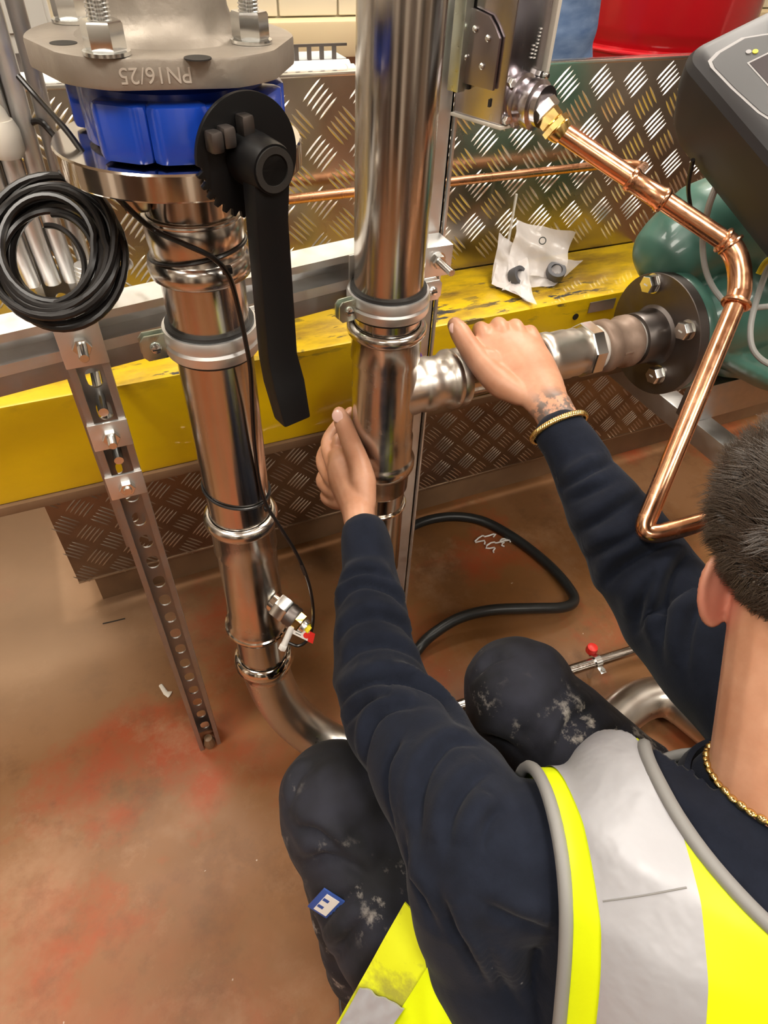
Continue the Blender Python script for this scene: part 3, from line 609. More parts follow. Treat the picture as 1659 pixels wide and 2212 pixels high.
MB().tube(spline([cc + ax1 * -.03 + ax2 * .066, cc + ax1 * .0 + ax2 * .072, cc + ax1 * .034 + ax2 * .062, cc + ax1 * .052 + ax2 * .036, cc + ax1 * .061 + ax2 * .0], 8), .003, 8).build('loose_loop', 'cable_black', co)
# ------------------------------------------------------------------ right stainless pipe with tee
rp = thing('stainless_pipe', 'right stainless steel riser pipe with the tee the worker holds', 'pipe', (RX, RY, .3))
rc = (RX, RY); R = PR
lat([(R, 1.75), (R, .80)], rc).build('pipe', 'stainless', rp)
lat([(R + .001, .829), (R + .006, .828), (R + .009, .823), (R + .0085, .816), (R + .005, .812), (R + .0025, .81), (R + .0035, .776), (R + .0015, .770), (R + .0015, .643), (R + .0035, .640), (R + .0035, .606), (R + .006, .602), (R + .009, .596), (R + .009, .586), (R + .006, .578), (R + .002, .575), (R + .001, .54), (R - .003, .535)], rc).build('tee_body', 'stainless_fit', rp, ang=60)
lat([(R - .003, .55), (R - .003, .34)], rc).build('pipe', 'stainless', rp)
MB().ring((RX, RY, .50), (0, 0, 1), R - .001, .0025, 56).build('bead', 'polished', rp)
BZ = .714
def latx(prof, n=48): return MB().lathe((0, RY, BZ), (1, 0, 0), prof, n, caps=False)
latx([(.0405, RX + .0), (.0405, RX + .042), (.0385, RX + .052), (.0395, RX + .056), (.0405, RX + .06), (.0405, RX + .074), (.0385, RX + .079), (.0385, RX + .094), (.041, RX + .098), (.0445, RX + .103), (.0445, RX + .110), (.041, RX + .114), (.0435, RX + .119), (.0435, RX + .126), (.038, RX + .129), (.034, RX + .129)]).build('branch_socket', 'satin', rp, ang=50)
latx([(.033, RX + .115), (.033, .70)]).build('branch_pipe', 'stainless', rp)
pc = thing('pump_connector', 'stainless and brown iron threaded connector between tee and pump', 'fitting', (.75, RY, BZ))
latx([(.034, .600), (.038, .602), (.0405, .608), (.0405, .618), (.038, .622), (.039, .650), (.0375, .654), (.038, .668), (.0355, .672), (.0355, .684)]).build('press_adaptor', 'satin', pc, ang=50)
MB().lathe((.680, RY, BZ), (1, 0, 0), [(.0425, 0), (.044, .002), (.044, .020), (.0425, .022)], 8, hint=(0, .38, 1)).build('hex_collar', 'zinc', pc, ang=20)
latx([(.0355, .700), (.0365, .703), (.0355, .706), (.0365, .709), (.0355, .712), (.0365, .716)]).build('thread_tape', 'thread_tape', pc)
latx([(.036, .712), (.0395, .713), (.0425, .717), (.0425, .731), (.040, .735), (.0385, .738), (.0385, .757), (.0425, .762), (.0425, .774), (.0405, .779), (.036, .781)]).build('iron_socket', 'brown_iron', pc, ang=50)
MB().box((.747, RY - .0385, BZ + .004), (.016, .003, .004)).build('cast_rib', 'brown_iron', pc, bevel=.001)
latx([(.034, .779), (.035, .782), (.0345, .785), (.0352, .789), (.034, .795), (.0345, .806)]).build('taped_nipple', 'thread_tape', pc)
cf2 = thing('pump_flange', 'dark steel bolted flange on the pump inlet', 'flange', (.87, RY, BZ - .1))
FX = .838
latx([(.036, FX - .052), (.0415, FX - .052), (.0425, FX - .049), (.0425, FX - .02), (.045, FX - .013), (.05, FX - .009), (.099, FX - .009), (.1, FX - .008), (.1, FX + .009), (.099, FX + .01), (.036, FX + .01)], 64).build('flange_plate', 'steel_dark', cf2, ang=30)
for x, y in ((1413, 612), (1488, 712), (1424, 808), (1372, 705)):
    d = ray(x, y); q = EYE + d * ((FX - .009 - EYE[0]) / d[0])
    w_ = MB().lathe(q, (-1, 0, 0), [(.016, 0), (.016, .0025)], 24).build('washer', 'zinc', cf2)
    MB().hexa(q - X_ * .0025, (-1, 0, 0), .025, .015, hint=(0, .3, 1)).build('bolt_head', 'zinc', w_)
    MB().box(q - X_ * .0178, (.0006, .008, .002)).build('head_mark', 'white_plastic', w_)
# ------------------------------------------------------------------ pump
pu = thing('circulator_pump', 'dark green inline pump with a black control head', 'pump', (1.06, .78, .4))
latx([(.036, FX + .0105), (.099, FX + .0105), (.1, FX + .013), (.1, FX + .028), (.096, FX + .032), (.058, FX + .036), (.052, FX + .06), (.055, FX + .1)], 64).build('pump_port', 'pump_green', pu, ang=50)
mb = MB()
dome = P(1468, 505, 1.06)
mb.loft([V(FX + .06, RY, BZ), V(FX + .14, RY + .02, BZ + .01), V(FX + .26, RY + .03, BZ + .02)], [.052, .085, .1], side=(0, 1, 0), n=28)
mb.loft([dome + V(.0, .0, -.03), dome + V(.04, .0, .0), dome + V(.12, -.03, .03)], [(.07, .062), (.08, .072), (.085, .08)], side=(0, 1, 0), n=28)
mb.loft([V(1.10, .76, .66), V(1.08, .75, .80), V(1.05, .74, .93)], [.10, .105, .10], n=32)
mb.loft([V(.98, RY, BZ - .05), V(1.12, RY, BZ - .12), V(1.30, RY + .02, BZ - .14)], [(.05, .02), (.09, .03), (.09, .03)], side=(0, 1, 0), n=24)
me = remesh(mb, .006, 8); link('volute', me, 'pump_green', pu)
ma = unit(V(-.16, -.10, .36)); mbse = V(1.06, .745, .86)
MB().lathe(mbse, ma, [(.06, -.02), (.088, -.01), (.09, .01), (.085, .014), (.085, .09), (.06, .1)], 48).build('motor_can', 'pump_green', pu)
for i in range(34):
    t = 2 * PI * i / 34; xx, yy, zz = frame(ma); d = xx * math.cos(t) + yy * math.sin(t)
    MB().box(mbse + ma * .05 + d * .089, (.012, .004, .07), (d, np.cross(ma, d), ma)).build('cooling_fin', 'pump_green', pu)
# black control head: e1 towards the viewer, e2 to the right, n up
A = P(1465, 108, .80); e1 = unit(V(-.006, -.938, -.348)); e2 = V(.888, .068, .456); e2 = unit(e2 - e1 * (e2 @ e1)); nn = np.cross(e1, e2); nn = nn if nn[2] > 0 else -nn
L1, L2, H1 = .30, .235, .10
hd = []
def hp(a, b, h, ins=0.): return A + e1 * a + e2 * b - nn * h
cr = .03
def rr(L1, L2, r, off=0., n=6):
    out = []
    for cx, cy, a0_ in ((L1 - r, L2 - r, 0), (r, L2 - r, PI / 2), (r, r, PI), (L1 - r, r, 1.5 * PI)):
        for k in range(n + 1): t = a0_ + PI / 2 * k / n; out.append((cx + (r + off) * math.cos(t), cy + (r + off) * math.sin(t)))
    return out
rings = [(-.016, .0), (-.006, .004), (0., .012), (.003, .04), (.0, .09), (-.012, .125), (-.03, .15)]
vs = []; fs = []
base = rr(L1, L2, cr); n_ = len(base)
for off, h in rings: vs += [hp(a, b, h) for a, b in rr(L1, L2, cr, off)]
for i in range(len(rings) - 1):
    for j in range(n_): q = (j + 1) % n_; fs.append((i * n_ + j, i * n_ + q, (i + 1) * n_ + q, (i + 1) * n_ + j))
fs += [tuple(range(n_)), tuple((len(rings) - 1) * n_ + j for j in range(n_))]
hdo = MB().add(vs, fs).build('control_head', 'pump_black', pu, ang=28)
def on_face(poly, h0, h1, name, m_, par, bev=0.):
    return MB().prism(poly, hp(0, 0, h0), e1, e2, nn, h1).build(name, m_, par, bevel=bev)
oct_ = [(.0898, .0205), (.050, .019), (.040, .0215), (.034, .035), (.031, .068), (.040, .088), (.075, .15), (.12, .19), (.19, .20), (.24, .17), (.255, .09), (.23, .05), (.137, .025)]
def grow(p, k, c=(.15, .122)): return [(c[0] + (a - c[0]) * k, c[1] + (b - c[1]) * k) for a, b in p]
on_face(grow(oct_, 1.035), .0005, .0008, 'panel_rim', 'pump_line', hdo)
pan = on_face(oct_, .0005, .0014, 'control_panel', 'pump_face', hdo)
scr = [(.068, .052), (.068, .080), (.072, .080), (.072, .125), (.15, .125), (.15, .052)]
on_face(grow(scr, 1.06, (.11, .088)), -.0008, .0004, 'screen_rim', 'pump_line', pan); on_face(scr, -.0008, .0009, 'screen', 'pump_screen', pan)
for a, b, m_ in ((.052, .060, 'pump_line'), (.056, .066, 'led_yellow')): MB().lathe(hp(a, b, -.0008), nn, [(.0032, 0), (.0032, .001)], 16).build('indicator', m_, pan)
MB().tube(spline([P(1497, 345, .86), P(1487, 400, .90), P(1492, 450, .95), P(1500, 500, .98)], 6), .003, 8).build('black_lead', 'cable_black', pu)
MB().tube(spline([P(1548, 400, .87), P(1530, 450, .90), P(1518, 520, .96), P(1525, 585, .99), P(1550, 635, 1.0), P(1590, 665, 1.0), P(1680, 660, 1.0)], 8), .0045, 10).build('grey_lead', 'cable_grey', pu)
MB().tube(spline([P(1665, 560, .96), P(1640, 630, .97), P(1622, 700, .98), P(1625, 750, .98), P(1650, 780, .98), P(1690, 795, .98)], 8), .0045, 10).build('grey_lead', 'cable_grey', pu)
MB().tube(spline([P(1690, 545, .93), P(1655, 565, .94), P(1638, 592, .95)], 6), .004, 8).build('yellow_lead', 'yellow_plastic', pu)
# bracket bar under the pump
bb = thing('support_bar', 'galvanized square support bar running out under the pump', 'bar', (1.07, .8, .42))
xa = PZ(1360, 800, .47)[0]
MB().box2((xa - .004, .36, .425), (xa + .044, 1.098, .473)).build('square_tube', 'galv', bb, bevel=.004)
MB().box2((xa - .02, .72, .473), (xa + .30, .76, .56)).build('saddle', 'galv_dull', bb, bevel=.003)
MB().box2((xa + .001, .37, .01), (xa + .039, .41, .425)).build('leg', 'galv', bb, bevel=.003)
MB().box2((xa - .02, .35, 0), (xa + .06, .43, .01)).build('foot_plate', 'galv', bb, bevel=.002)
# ------------------------------------------------------------------ metal box on the strut with round gland and brass fitting
jb = thing('sensor_box', 'tall grey metal sensor housing mounted on the strut right of the pipe', 'box', (.5, .76, 1.02))
C0 = PY(1081, 272, .745)           # front bottom-left edge
f1 = unit(PY(1170, 258, .765) - PY(1081, 272, .745)); f1 = unit(V(f1[0], f1[1], 0)); f2 = unit(V(-f1[1], f1[0], 0)); f2 = unit(V(-.35, .94, 0))
f1 = unit(V(.94, .35, 0)); zb = C0[2]
Lw = .066; Dw = .075
def jp(a, b, z): return V(C0[0], C0[1], 0) + f1 * a + f2 * b + Z_ * z
MB().prism([(0, 0), (Lw, 0), (Lw, Dw), (0, Dw)], V(C0[0], C0[1], zb), f1, f2, Z_, .6).build('housing', 'box_metal', jb, bevel=.002)
MB().box(jp(Lw + .004, .0, zb + .345), (.007, .012, .60), (f1, f2, Z_)).build('lid_edge', 'cream_plastic', jb, bevel=.001)
MB().box(jp(Lw / 2, Dw / 2, zb - .002), (Lw + .006, Dw + .006, .004), (f1, f2, Z_)).build('base_plate', 'cream_plastic', jb, bevel=.001)
mp_ = MB().prism([(0, 0), (Dw * .80, 0), (Dw * .80, .075), (Dw * .25, .068), (Dw * .12, .060), (0, .05)], jp(-.002, .014, zb + .034), f2, Z_, -f1, .004).build('mounting_plate', 'box_plate', jb, bevel=.0008)
MB().box(jp(-.009, Dw * .90, zb + .075), (.014, .018, .10), (f1, f2, Z_)).build('green_bracket', 'zinc_green', jb, bevel=.002)
for a, z in ((.03, .082), (.05, .088), (.034, .055), (.06, .060)):
    MB().lathe(jp(-.0065, a, zb + z), -f1, [(.0035, 0), (.0035, .0015), (.002, .003)], 12).build('rivet', 'zinc', mp_)
for a, z in ((.02, .02), (.055, .032)): MB().box(jp(-.0012, a, zb + z), (.002, .003, .008), (f1, f2, Z_)).build('vent_hole', 'dark', jb)
for a, z in ((Lw + .004, .155), (Lw + .002, .045)): MB().lathe(jp(a, -.006, zb + z), -f2, [(.0042, 0), (.0042, .002), (.0025, .0035)], 14).build('screw', 'zinc', jb)
mk = jp(Lw * .70, -.0006, zb + .066)
for i in range(9): MB().box(mk + f1 * (.003 - i * .0005) + Z_ * (.025 - i * .0034), (.0042 - .001 * (i % 2), .0006, .0013), (f1, f2, Z_)).build('print_mark', 'white_plastic', jb)
for i in range(4): MB().box(mk + f1 * (-.0055 - i * .0006) + Z_ * (.010 - i * .0038), (.0042, .0006, .0012), (f1, f2, Z_)).build('print_mark', 'white_plastic', jb)
gc = jp(Lw * .50, 0, zb + .022)
gd = unit(P(1290, 335, .75) - P(1130, 232, .79)); gd = unit(V(.52, -.80, -.30))
hs = MB().lathe(gc, -f2, [(.029, 0), (.029, .004), (.025, .006), (.025, .014), (.0265, .016), (.0265, .026), (.022, .028), (.022, .036)], 40).build('round_socket', 'box_metal', jb, ang=40)
for a, b in ((-.027, .022), (.026, .024), (-.027, -.016), (-.010, -.021)): MB().hexa(gc + f1 * a + Z_ * b, -f2, .009, .006).build('corner_screw', 'zinc', jb)
g0 = gc - f2 * .030; gE = P(1213, 288, .77); gd = unit(gE - g0); gl = np.linalg.norm(gE - g0)
MB().hexa(g0, gd, .032, .012).build('zinc_nut', 'zinc', jb)
MB().hexa(g0 + gd * .011, gd, .025, .012).build('brass_nut', 'brass', jb)
MB().lathe(g0 + gd * .022, gd, [(.0115, 0), (.0125, .002), (.0125, gl * .4 - .01), (.0115, gl * .4 - .008)], 24).build('brass_body', 'brass', jb)
MB().hexa(g0 + gd * (gl * .62), gd, .030, gl * .2).build('brass_union', 'brass', jb)
MB().lathe(g0 + gd * (gl * .80), gd, [(.0145, 0), (.0155, .002), (.0135, .008), (.0115, gl * .2 + .004)], 24).build('brass_collar', 'brass', jb)
# ------------------------------------------------------------------ copper pipework
cp = thing('copper_pipe', 'thick bright copper pipe from the brass fitting down over the worker arm', 'pipe', gE)
CR = .0112
p0, p1 = gE, P(1560, 517, .77)
MB().cyl(p0 - gd * .004, p1, CR, 24).build('upper_run', 'copper', cp)
cdn = unit(p1 - p0)
def along(x_): return p0 + cdn * np.linalg.norm(p1 - p0) * x_
def xr(px_): return (px_ - 1213.) / (1560 - 1213.)
ta, tb = along(xr(1360)), along(xr(1437))
tl = np.linalg.norm(tb - ta)
te = MB().lathe(ta, cdn, [(CR, -.001), (CR + .0022, .0), (CR + .003, .003), (CR + .0022, .006), (CR + .0008, .008), (CR + .0014, tl - .009), (CR + .003, tl - .006), (CR + .0035, tl - .003), (CR + .002, tl), (CR, tl + .001)], 28).build('tee', 'copper', cp, ang=50)
e_end = P(1597, 632, .77); corner = P(1606, 548, .77)
def bez(a, b, c, n=14): return [(1 - t) ** 2 * a + 2 * t * (1 - t) * b + t * t * c for t in np.linspace(0, 1, n)]
el = bez(p1, corner, e_end)
MB().tube(el, [CR + .0022] * 14, 28).build('elbow', 'copper', cp)
MB().ring(p1 + cdn * .002, cdn, CR + .0015, .0028, 32).build('bead', 'copper', cp); MB().ring(p1 + cdn * .012, unit(el[4] - el[2]), CR + .002, .0026, 32).build('bead', 'copper', cp)
v0 = P(1590, 656, .768); v1 = P(1399, 1118, .755); vd_ = unit(v1 - v0)
MB().ring(v0, vd_, CR + .0025, .0035, 32).build('bead', 'copper', cp)
MB().cyl(e_end, v0, CR + .002, 24).build('elbow_socket', 'copper', cp)
hb1 = P(1400, 1158, .752); h1_ = P(1436, 1150, .748); h2_ = P(1590, 1108, .735); h3_ = P(1850, 1035, .71)
MB().tube([v0, v1] + bez(v1, P(1378, 1163, .753), h1_, 12) + [h2_, h3_], CR, 24).build('drop_run', 'copper', cp)
c2 = thing('copper_pipe', 'thin copper pipe running along the checker plate to the tee', 'pipe', (.7, 1.05, .86))
br_ = along(xr(1400)); pts = [V(.30, 1.062, .869), V(.95, 1.062, .869)] + bez(V(.95, 1.062, .869), V(1.0, 1.062, .869), V(1.0 - .01, 1.01, .877), 8)
MB().tube(pts + [br_ + V(.10, .13, -.03), br_], .0078, 18).build('run', 'copper_old', c2)
# ------------------------------------------------------------------ plastic bag of seals on the beam
bg = thing('plastic_bag', 'crumpled clear plastic bag of fittings lying on the yellow beam', 'bag', PZ(1150, 620, .69))
def sheet(cor, nu, nv, amp, seed, th=.0):
    r_ = np.random.default_rng(seed); a, b, c, d = [np.asarray(q, float) for q in cor]; vs = []; fs = []
    ph = r_.uniform(0, 6.28, 8); fr_ = r_.uniform(1.5, 5, 8); nrm = unit(np.cross(b - a, d - a))
    for i in range(nu + 1):
        for j in range(nv + 1):
            u_, v_ = i / nu, j / nv; p = a * (1 - u_) * (1 - v_) + b * u_ * (1 - v_) + c * u_ * v_ + d * (1 - u_) * v_
            h = sum(abs(math.sin(fr_[k] * (u_ * math.cos(ph[k]) + v_ * math.sin(ph[k])) * 2.2 + ph[k])) for k in range(4)) / 4 - .55
            vs.append(p + nrm * h * amp)
    for i in range(nu):
        for j in range(nv): q = i * (nv + 1) + j; fs.append((q, q + nv + 1, q + nv + 2, q + 1))
    return MB().add(vs, fs)
zb_ = .694
def bp(x, y, z): return PZ(x, y, z)
fl_ = [(1057, 610, .70), (1075, 510, .755), (1118, 470, .80), (1200, 480, .795), (1240, 512, .76), (1262, 560, .715), (1225, 600, .70), (1160, 618, .70), (1158, 655, .70), (1105, 650, .70)]
top_c = [bp(1080, 500, .765), bp(1135, 545, .735), bp(1158, 660, .696), bp(1062, 605, .70)]
sheet(top_c, 14, 14, .022, 3).build('left_flap', 'bag', bg, fix=False, ang=60)
sheet([bp(1118, 472, .79), bp(1240, 505, .765), bp(1215, 600, .706), bp(1095, 590, .715)], 16, 16, .024, 8).build('right_flap', 'bag', bg, fix=False, ang=60)
sheet([bp(1150, 560, .725), bp(1262, 560, .712), bp(1200, 615, .697), bp(1085, 625, .70)], 12, 12, .014, 12).build('front_flap', 'bag', bg, fix=False, ang=60)
sheet([bp(1075, 560, .725), bp(1130, 575, .72), bp(1155, 655, .6955), bp(1062, 612, .699)], 8, 8, .01, 5).build('paper_insert', 'bag_paper', bg, fix=False, ang=60)
MB().box(PY(1107, 470, 1.06), (.0035, .0035, .085)).build('zip_stick', 'white_plastic', bg)
c = bp(1172, 520, .778); t_ = MB().ring(c, unit(EYE - c), .006, .001, 20, 6).build('recycle_mark', 'ink', bg)
for x_, y_, s_ in ((1200, 588, 1.), (1118, 598, 1.)):
    t = thing('rubber_seal', 'grey rubber ring in the right of the plastic bag' if x_ == 1200 else 'grey ribbed seal ring in the left of the plastic bag', 'seal', bp(x_, y_, .70))
    q = bp(x_, y_, .712); ax_ = unit(V(-.2, -.5, 1)) if x_ == 1200 else unit(V(.3, -.7, .6))
    MB().lathe(q - ax_ * .009, ax_, [(.011, 0), (.0185, 0), (.0185, .019), (.011, .019)], 32, close=True).build('ring', 'seal_grey', t, bevel=.001)
    MB().lathe(q - ax_ * .004, ax_, [(.003, 0), (.0112, 0), (.0112, .004), (.003, .004)], 24, close=True).build('core', 'steel_dark', t)
# purple wire behind the tee
tag(MB().tube(spline([PY(899, 735, .77), PY(903, 755, .765), PY(912, 775, .76), PY(915, 790, .75)], 6), .002, 8).build('purple_wire', 'purple_wire'), 'thin purple wire behind the right pipe tee', 'wire')
# ------------------------------------------------------------------ floor bits
hs_ = [PZ(840, 1175, .014), PZ(880, 1143, .014), PZ(930, 1122, .014), PZ(990, 1116, .014), PZ(1050, 1128, .014), PZ(1120, 1168, .014), PZ(1185, 1220, .016), PZ(1228, 1268, .02), PZ(1240, 1298, .03), PZ(1215, 1312, .045), PZ(1150, 1314, .06), PZ(1060, 1318, .07), PZ(990, 1336, .06), PZ(935, 1370, .04), PZ(905, 1400, .02), PZ(880, 1440, .014), PZ(860, 1500, .014)]
tag(MB().tube(spline(hs_, 8), .0125, 16).build('rubber_hose', 'hose'), 'black rubber hose looped on the floor behind the worker knee', 'hose')
tp_ = thing('thin_pipe', 'thin stainless pipe near the floor under the worker arm', 'pipe', PZ(1300, 1425, 0))
q0, q1 = PZ(1190, 1461, .06), PZ(1420, 1388, .06); dq = unit(q1 - q0)
MB().cyl(q0 - dq * .25, q1 + dq * .4, .0115, 20).build('tube', 'stainless', tp_)
for a_ in (-.2, .5):
    qq = q0 + dq * a_; MB().box2((qq[0] - .012, qq[1] - .012, 0), (qq[0] + .012, qq[1] + .012, .05)).build('support_block', 'black_plastic', tp_, bevel=.002)
cl = thing('pipe_clip', 'small zinc clip with a red cap on the thin floor pipe', 'clip', PZ(1280, 1430, 0))
qc = PZ(1288, 1430, .06); qc = q0 + dq * ((qc - q0) @ dq); px_ = np.cross(dq, Z_)
MB().lathe(qc - dq * .007, dq, [(.0117, 0), (.0155, 0), (.0155, .014), (.0117, .014)], 24, close=True).build('band', 'zinc', cl)
for s_ in (-1, 1):
    MB().box(qc + px_ * s_ * .022 + Z_ * .0, (.016, .014, .004), (px_, dq, Z_)).build('ear', 'zinc', cl, bevel=.001)
    MB().hexa(qc + px_ * s_ * .024 + Z_ * .002, (0, 0, 1), .009, .005).build('screw', 'zinc', cl)
MB().cyl(qc - Z_ * .0155, V(qc[0], qc[1], 0), .004, 10).build('stand_off', 'zinc', cl)
MB().lathe(qc - px_ * .024 + Z_ * .007, Z_, [(.012, 0), (.0125, .006), (.011, .015), (.006, .017)], 16).build('red_cap', 'red_plastic', cl)
for i, (x_, y_, r_) in enumerate(((1050, 1165, .022), (1075, 1180, .026), (1095, 1170, .018))):
    c = PZ(x_, y_, .006); pp = [c + V(r_ * math.cos(t) * (1 + .6 * math.sin(3 * t + i)), r_ * .6 * math.sin(t), .004 * math.sin(4 * t)) for t in np.linspace(0, 4.2, 14)]
    tag(MB().tube(pp, .0022, 6).build('plastic_shred', 'white_plastic'), ('leftmost', 'middle', 'rightmost')[i] + ' pale plastic shred on the floor inside the hose loop', 'debris', 'plastic shreds')
tag(MB().tube(spline([PZ(222, 1347, .002), PZ(245, 1342, .0025), PZ(270, 1336, .002)], 4), .0014, 6).build('wire_offcut', 'dark'), 'thin dark wire offcut lying on the floor left of the post', 'debris')
lt = tag(MB().loft([PZ(347, 1480, .003), PZ(358, 1497, .003), PZ(367, 1500, .003)], [(.004, .002), (.005, .002), (.008, .002)], n=8).build('plastic_scrap', 'cream_plastic'), 'pale plastic scrap on the floor left of the post foot', 'debris')
# ------------------------------------------------------------------ background behind the plate
tr = thing('cable_trunking', 'grey slotted cable trunking behind the checker plate', 'trunking', (.3, 1.2, .95))
MB().box2((-.9, 1.17, .96), (.455, 1.23, 1.036)).build('trunk_body', 'trunking', tr, bevel=.002)
for i in range(64):
    xx = -.88 + i * .0208
    if xx > .44: break
    MB().box2((xx, 1.169, 1.034), (xx + .0065, 1.1725, 1.053)).build('finger', 'steel_dark', tr)
    MB().box2((xx + .002, 1.1685, 1.022), (xx + .012, 1.1695, 1.0245)).build('slot', 'dark', tr)
MB().box2((-.9, 1.1692, 1.052), (.455, 1.1722, 1.0555)).build('lid_rim', 'steel_dark', tr)
wp = thing('white_conduit', 'white twin conduit running along the top of the checker plate', 'conduit', (.2, 1.15, .98))
for yy, zz in ((1.135, 1.022), (1.155, 1.026)): MB().cyl((-.9, yy, zz), (.452, yy, zz), .011, 16).build('tube', 'white_plastic', wp)
MB().cyl((.44, 1.135, 1.022), (.453, 1.135, 1.022), .0125, 16).build('end_cap', 'cream_plastic', wp)
rv = thing('red_vessel', 'large glossy red expansion vessel in the background', 'vessel', (1.95, 2.1, 0))
vc = (1.90, 2.10)
MB().lathe((vc[0], vc[1], 0), (0, 0, 1), [(.27, 0), (.27, .05), (.275, .60), (.30, .845), (.315, .872), (.315, .884), (.30, .895), (.315, .93), (.322, .945), (.322, 1.5), (.30, 1.62), (.2, 1.72), (.02, 1.76)], 64).build('tank', 'red_paint', rv, ang=40)
MB().ring((vc[0], vc[1], .885), (0, 0, 1), .316, .007, 64).build('seam', 'red_paint', rv)
yp = thing('yellow_pipe', 'yellow banded pipe behind the pump head at the top edge', 'pipe', (2.45, 2.2, 0))
MB().cyl((2.40, 2.25, 0), (2.40, 2.25, 2.7), .03, 20).build('tube', 'yellow_plastic', yp)
for z in (.75, .88, 1.0, 1.1): MB().cyl((2.40, 2.25, z), (2.40, 2.25, z + .03), .0312, 20).build('band', 'pump_green', yp)
db = thing('cabinet', 'pale grey cabinet at the far left behind the flange', 'cabinet', (-.35, 1.9, 0))
MB().box2((-.75, 1.7, .96), (.045, 2.2, 1.9)).build('cabinet_body', 'white_wall', db, bevel=.006)
MB().box2((-.75, 1.7, .05), (.045, 2.2, .948)).build('plinth', 'cream_ledge', db, bevel=.006)
MB().box2((-.36, 1.694, 1.0), (.035, 1.6995, 1.86)).build('door', 'white_wall', db, bevel=.002)
# ------------------------------------------------------------------ the worker
NB = P(1660, 1800, .575)                                           # base of the neck
fB = unit(V(.36, .93, 0)); lB = unit(V(-fB[1], fB[0], 0))          # body forward and left
SHL = P(1045, 1850, .615); SHR = NB - (SHL - NB) * V(1, 1, .2) + Z_ * -.02
ELL = P(862, 1560, .775); WRL = P(778, 1140, .922)
ELR = P(1478, 1345, .79); WRR = P(1200, 898, .885)
worker = thing('person', 'crouching worker in navy sweatshirt and yellow vest gripping the pipe tee', 'person', (.33, .1, 0))
def chain(mb, pts, rad, n=14, per=4, side=None):
    q = spline(pts, per); r = resamp(rad, len(q)); sd_ = RIGHT if side is None else side
    mb.loft(q, r, side=sd_, n=n)
SK = MB()
# left hand on the riser
chain(SK, [P(790, 1260, .885), P(783, 1190, .905), P(778, 1135, .922), P(774, 1105, .932)], [.027, .0255, (.0225, .025), (.024, .027)])
SK.loft(spline([P(776, 1112, .932), P(768, 1075, .947), P(756, 1040, .962), P(742, 1010, .975), P(732, 995, .985)], 3), resamp([(.023, .026), (.029, .027), (.031, .026), (.027, .027), (.018, .024)], 13), side=RIGHT, n=18)
chain(SK, [P(789, 1085, .932), P(784, 1040, .935), P(775, 1000, .942), P(755, 948, .952), P(741, 912, .958), P(733, 893, .962)], [.016, .0195, .0165, .0145, .0138, .0105], 16)
for f_ in (((735, 1030, .965), (720, 1003, .985), (708, 958, 1.012), (728, 920, 1.045), (757, 889, 1.07)), ((727, 1045, .975), (712, 1028, .998), (697, 992, 1.03), (714, 958, 1.066), (755, 944, 1.087)), ((727, 1065, .982), (711, 1055, 1.008), (697, 1036, 1.043), (714, 1010, 1.077), (755, 995, 1.095)), ((735, 1085, .985), (720, 1082, 1.012), (706, 1071, 1.046), (722, 1050, 1.075), (752, 1038, 1.088))):
    chain(SK, [P(*q) for q in f_], [.0125, .0125, .0115, .010, .0085], 14)
SK.ell(P(730, 962, .992), (RIGHT, UP, FWD), (.010, .020, .012)); SK.ell(P(752, 985, .962), (RIGHT, UP, FWD), (.013, .020, .012)); SK.ell(P(735, 1005, .975), (RIGHT, UP, FWD), (.014, .024, .014))
# right hand over the branch
wdir = unit(RIGHT * .97 + UP * -.05)
chain(SK, [P(1290, 1075, .852), P(1245, 975, .868), P(1205, 905, .884), P(1190, 878, .889)], [(.029, .026), (.029, .024), (.0275, .021), (.0285, .021)], side=unit(RIGHT * .86 - UP * -.5))
SK.loft(spline([P(1192, 885, .889), P(1168, 845, .900), P(1140, 800, .910), P(1112, 760, .922), P(1096, 732, .934), P(1092, 722, .945)], 3), resamp([(.027, .020), (.036, .021), (.0425, .020), (.046, .018), (.046, .015), (.043, .012)], 16), side=wdir, n=20)
chain(SK, [P(1120, 850, .897), P(1082, 828, .900), P(1042, 790, .908), P(1010, 745, .920), P(993, 717, .928), P(983, 702, .933)], [.017, .0205, .0175, .0155, .0148, .0115], 16)
for kx, ky, r_ in ((1040, 712, .0122), (1078, 703, .0127), (1113, 706, .0122), (1145, 718, .0112)):
    dx = (kx - 1090) * .12
    chain(SK, [P(kx + 24 + dx, ky + 62, .926), P(kx + 8, ky + 20, .932), P(kx, ky + 2, .945), P(kx - 2 + dx * .3, ky + 6, .985), P(kx + dx * .5, ky + 45, 1.035), P(kx + 4 + dx * .5, ky + 85, 1.05)], [.012, .0128, r_ + .0004, r_, .0105, .009], 14)
    chain(SK, [P(kx + 40 + dx * 2, ky + 110, .908), P(kx + 12, ky + 30, .925)], [.005, .0065], 10, 3)
SK.ell(P(1068, 785, .910), (unit(RIGHT + UP), unit(UP - RIGHT), FWD), (.016, .026, .013)); SK.ell(P(1085, 815, .905), (RIGHT, UP, FWD), (.02, .022, .014))
TAT = P(1205, 893, .868)
# arms under the sleeves, trunk, neck
for s_, e_, w_ in ((SHL, ELL, P(785, 1200, .905)), (SHR, ELR, P(1270, 1030, .86))): chain(SK, [s_, e_, w_], [.045, .036, .026], 14, 6)
PEL = V(.335, -.055, .235)
chain(SK, [PEL, V(.35, -.03, .40), V(.385, .02, .57), NB - Z_ * .06], [.12, .10, .10, .05], 18, 5, lB)
